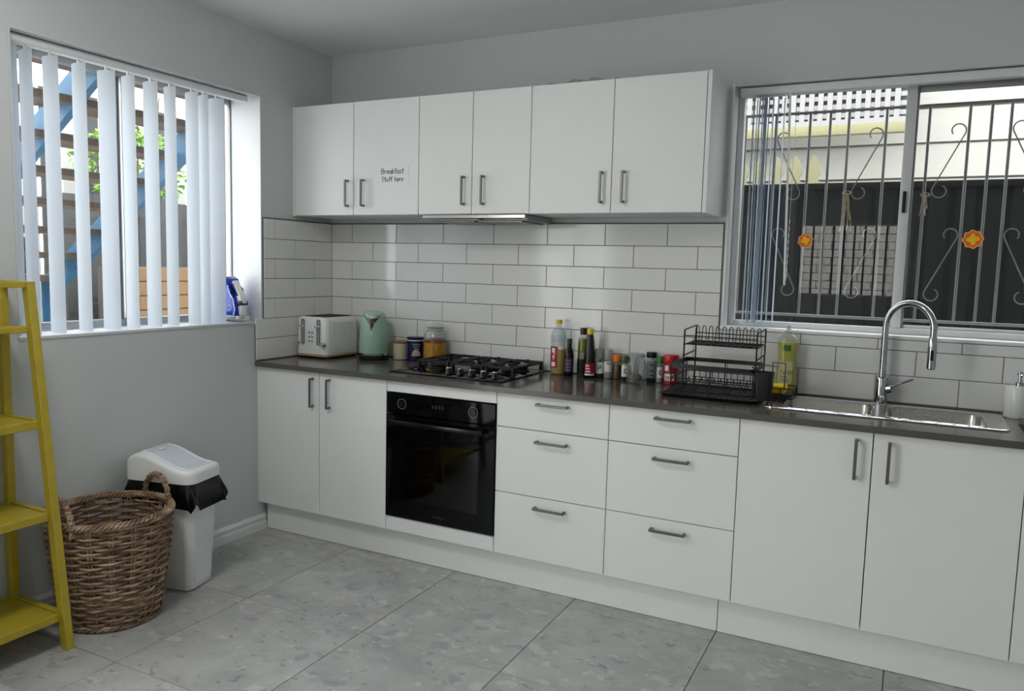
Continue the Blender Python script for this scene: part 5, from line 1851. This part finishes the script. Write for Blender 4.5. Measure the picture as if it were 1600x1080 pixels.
for yy in (YA, YB - T):
    poly = [(FB - 0.018, 0.001), (FB + 0.018, 0.001), (FT + 0.018, ZTOP), (FT - 0.018, ZTOP)]
    obj('front_leg', prism(new(), poly, 'y', yy, yy + T, 0.002, 1), 'ladder_yellow', LS)
    obj('back_leg', box(new(), 0.018, 0.048, yy, yy + T, 0.001, ZTOP, 0.002, 1), 'ladder_yellow', LS)
    obj('side_rail', box(new(), 0.048, FT - 0.018, yy + 0.004, yy + T - 0.004, ZTOP - 0.022, ZTOP, 0.002, 1), 'ladder_yellow', LS)
for xx in ((0.020, 0.046), (FT - 0.016, FT + 0.014)):
    obj('top_rail', box(new(), xx[0], xx[1], YA + T, YB - T, ZTOP - 0.022, ZTOP, 0.002, 1), 'ladder_yellow', LS)
for z in (0.120, 0.494, 0.832, 1.178):
    xf = fx(z) - 0.015
    h = 0.030 if z < 1.1 else 0.022
    sh = obj('shelf', box(new(), 0.050, xf - 0.010, YA + T, YB - T, z + 0.004, z + 0.010), 'ladder_yellow', LS, smooth=0)
    obj('front_lip', box(new(), xf - 0.010, xf + 0.012, YA + T, YB - T, z - h / 2, z + h / 2, 0.002, 1), 'ladder_yellow', sh)
    obj('back_lip', box(new(), 0.024, 0.046, YA + T, YB - T, z - h / 2, z + h / 2, 0.002, 1), 'ladder_yellow', sh)
    for yy in (YA + 0.004, YB - T + 0.004):
        obj('side_lip', box(new(), 0.050, fx(z) - 0.021, yy, yy + 0.022, z - h / 2, z + h / 2, 0.002, 1), 'ladder_yellow', sh)
    for yy in (YA - 0.003, YB):
        obj('bolt', cyl(new(), (fx(z), yy, z), (fx(z), yy + 0.004, z), 0.006, n=12), 'handle_metal', LS)

# ------------------------------------------------------------------ wicker basket
BX_, BY_ = 0.245, -1.640
BH = 0.430
bk = thing('wicker_basket', 'round brown wicker basket with two loop handles beside the bin', 'basket', (BX_, BY_, 0.0))


def bell(t):
    """half widths (x, y) of the basket at relative height t"""
    f = 0.172 + (0.222 - 0.172) * (1 - (1 - t) ** 1.5)
    return f * 1.0, f * 1.0


NS = 18
ROWS = 27
for s in range(NS):
    a = 2 * PI * (s + 0.25) / NS
    for off in (-0.026, 0.026):
        p = []
        for i in range(9):
            t = i / 8
            rx, ry = bell(t)
            p.append((BX_ + rx * math.cos(a + off), BY_ + ry * math.sin(a + off), 0.012 + (BH - 0.02) * t))
        obj('stake', tube(new(), p, 0.0046, 6), 'willow_cane', bk)
rnd = random.Random(21)
bm = new()
for r in range(ROWS):
    t = (r + 0.5) / ROWS
    z = 0.014 + (BH - 0.03) * t
    p = []
    n = NS * 8
    ph = PI * (r % 2)
    wob = [rnd.uniform(-0.0018, 0.0018) for _ in range(n)]
    rad = 0.0056 * rnd.uniform(0.85, 1.1)
    for i in range(n):
        a = 2 * PI * i / n
        off = 0.0095 * math.cos(NS / 2 * (a - 2 * PI * 0.25 / NS) + ph)
        rx, ry = bell(t)
        p.append((BX_ + (rx + off) * math.cos(a), BY_ + (ry + off) * math.sin(a), z + wob[i]))
    tube(bm, p, rad, 5, True)
obj('weave', bm, 'willow_cane', bk, smooth=80, kind='stuff')
for k in range(4):
    rx, ry = bell(1.0)
    p = []
    n = 150
    for i in range(n):
        a = 2 * PI * i / n
        q = 20 * a + k * PI / 2
        o_ = 0.011 * math.cos(q)
        p.append((BX_ + (rx + 0.004 + o_) * math.cos(a), BY_ + (ry + 0.004 + o_) * math.sin(a), BH + 0.004 + 0.011 * math.sin(q)))
    obj('rim_braid', tube(new(), p, 0.0062, 6, True), 'willow_cane', bk, smooth=80)
for k in range(2):
    rx, ry = bell(0.0)
    p = []
    for i in range(110):
        a = 2 * PI * i / 110
        q = 22 * a + k * PI
        p.append((BX_ + (rx + 0.004 + 0.006 * math.cos(q)) * math.cos(a), BY_ + (ry + 0.004 + 0.006 * math.cos(q)) * math.sin(a), 0.0135 + 0.006 * math.sin(q)))
    obj('foot_braid', tube(new(), p, 0.0058, 6, True), 'willow_cane', bk, smooth=80)
obj('base', lathe(new(), [(0.165, 0), (0.168, 0.008)], (BX_, BY_, 0.012), 40, sx=0.985, sy=1.03), 'willow_cane', bk)
for ah in (math.radians(90), math.radians(-88)):
    rx, ry = bell(1.0)
    pc = Vector((BX_ + rx * math.cos(ah), BY_ + ry * math.sin(ah), BH - 0.03))
    tg = Vector((-math.sin(ah), math.cos(ah), 0))
    outw = Vector((math.cos(ah), math.sin(ah), 0))
    for k in range(3):
        p = []
        for i in range(25):
            u = i / 24
            a = PI * u
            q = 9 * PI * u + k * 2 * PI / 3
            base_ = pc + tg * (0.074 * math.cos(a)) + Vector((0, 0, 0.135 * math.sin(a) ** 0.8)) - outw * 0.004
            p.append(base_ + outw * (0.0072 * math.cos(q)) + (tg * math.cos(a) + Vector((0, 0, math.sin(a)))) * (0.0072 * math.sin(q)))
        obj('handle', tube(new(), p, 0.0065, 6), 'willow_cane', bk, smooth=80)

# ------------------------------------------------------------------ swing bin
bn = thing('swing_bin', 'white swing-top rubbish bin with a black bag against the wall', 'bin', (0.197, -1.292, 0.0), rotz=math.radians(13))


def bsec(w, d, r, z, dx=0.0):
    return [(p[0] + dx, p[1], z) for p in rrect(w, d, r, 6)]


secs = [bsec(0.262, 0.164, 0.030, 0.004), bsec(0.270, 0.170, 0.032, 0.010), bsec(0.300, 0.194, 0.034, 0.30), bsec(0.314, 0.204, 0.036, 0.47), bsec(0.320, 0.210, 0.036, 0.475), bsec(0.320, 0.210, 0.036, 0.487)]
obj('body', loft(new(), secs), 'bin_white', bn, local=True, smooth=40)
for dx, dy in ((-0.095, -0.050), (-0.095, 0.050), (0.105, -0.050), (0.105, 0.050)):
    obj('foot', box(new(), dx - 0.018, dx + 0.018, dy - 0.014, dy + 0.014, 0.0005, 0.0045), 'bin_white', bn, local=True, smooth=0)
obj('front_panel', loft(new(), [[(0.1345 + 0.0, -0.052, 0.03), (0.1385, -0.052, 0.03), (0.1385, 0.052, 0.03), (0.1345, 0.052, 0.03)], [(0.1475, -0.060, 0.32), (0.1525, -0.060, 0.32), (0.1525, 0.060, 0.32), (0.1475, 0.060, 0.32)]]), 'bin_white', bn, local=True)
# bag skirt hanging out under the lid, flaring to points
bm = new()
rnd = random.Random(8)
outl = rrect(0.326, 0.216, 0.036, 8)
n = len(outl)
rows = []
for j in range(5):
    t = j / 4
    row = []
    for i, (x, y) in enumerate(outl):
        a = math.atan2(y, x)
        cor = abs(math.sin(2 * a)) ** 2
        fl = 1 + t * (0.06 + 0.20 * cor) + t * 0.03 * math.sin(i * 2.3)
        drop = t * (0.095 + 0.020 * math.sin(i * 0.9 + 1) + 0.015 * cor)
        fl2 = fl * (1 + 0.012 * t * rnd.uniform(-1, 1))
        wx = x * fl2
        row.append(bm.verts.new((max(wx, -0.172), max(y * fl2, -0.120), 0.493 - drop)))
    rows.append(row)
for a, b in zip(rows, rows[1:]):
    skin(bm, a, b)
obj('bin_bag', bm, 'bag_black', bn, local=True, smooth=25)


# lid: S-shaped profile along the bin, high at the back, dipping to the front lip, with rounded corners


def lidz(x):
    u = (x + 0.170) / 0.340
    if u < 0.22:
        return 0.572 + 0.034 * math.sin(PI / 2 * u / 0.22)
    return 0.606 - 0.062 * (0.5 - 0.5 * math.cos(PI * min(1, (u - 0.22) / 0.66)))


def lidw(x):
    e = abs(x) - (0.170 - 0.042)
    return 0.114 if e <= 0 else 0.114 - 0.042 + math.sqrt(max(0.0, 0.042 ** 2 - min(e, 0.042) ** 2))


NXL = 44
secs = []
for i in range(NXL + 1):
    x = -0.170 * math.cos(PI * i / NXL)
    w, zt = lidw(x), lidz(x)
    e = max(0.0, abs(x) - 0.150) / 0.020
    zt -= 0.012 * e * e
    secs.append([(x, -w, 0.4885), (x, -w, zt - 0.020), (x, -w + 0.004, zt - 0.009), (x, -w + 0.014, zt - 0.002), (x, -w + 0.026, zt),
                 (x, w - 0.026, zt), (x, w - 0.014, zt - 0.002), (x, w - 0.004, zt - 0.009), (x, w, zt - 0.020), (x, w, 0.4885)])
lid = obj('lid', loft(new(), secs), 'bin_white', bn, local=True, smooth=40)
# the flap sits in the curved top inside a raised rim
bm = new()
nx, ny = 24, 5
fl = []
FX0_, FX1_, FW_ = -0.098, 0.138, 0.078
for i in range(nx):
    x = FX0_ + (FX1_ - FX0_) * i / (nx - 1)
    fl.append([bm.verts.new((x, -FW_ + 2 * FW_ * j / (ny - 1), lidz(x) + 0.0012)) for j in range(ny)])
for i in range(nx - 1):
    for j in range(ny - 1):
        bm.faces.new((fl[i][j], fl[i + 1][j], fl[i + 1][j + 1], fl[i][j + 1]))
obj('flap', bm, 'bin_flap', lid, local=True, smooth=60)
path = [(FX0_ + (FX1_ - FX0_) * i / 23, -FW_ - 0.003) for i in range(24)] + [(FX1_ - (FX1_ - FX0_) * i / 23, FW_ + 0.003) for i in range(24)]
obj('flap_rim', tube(new(), [(p[0], p[1], lidz(p[0]) + 0.001) for p in path], 0.0045, 6, True), 'bin_white', lid, local=True)
obj('flap_tab', box(new(), -0.070, -0.052, -0.016, 0.016, lidz(-0.06) + 0.001, lidz(-0.06) + 0.006, 0.002, 1), 'bin_white', lid, local=True)
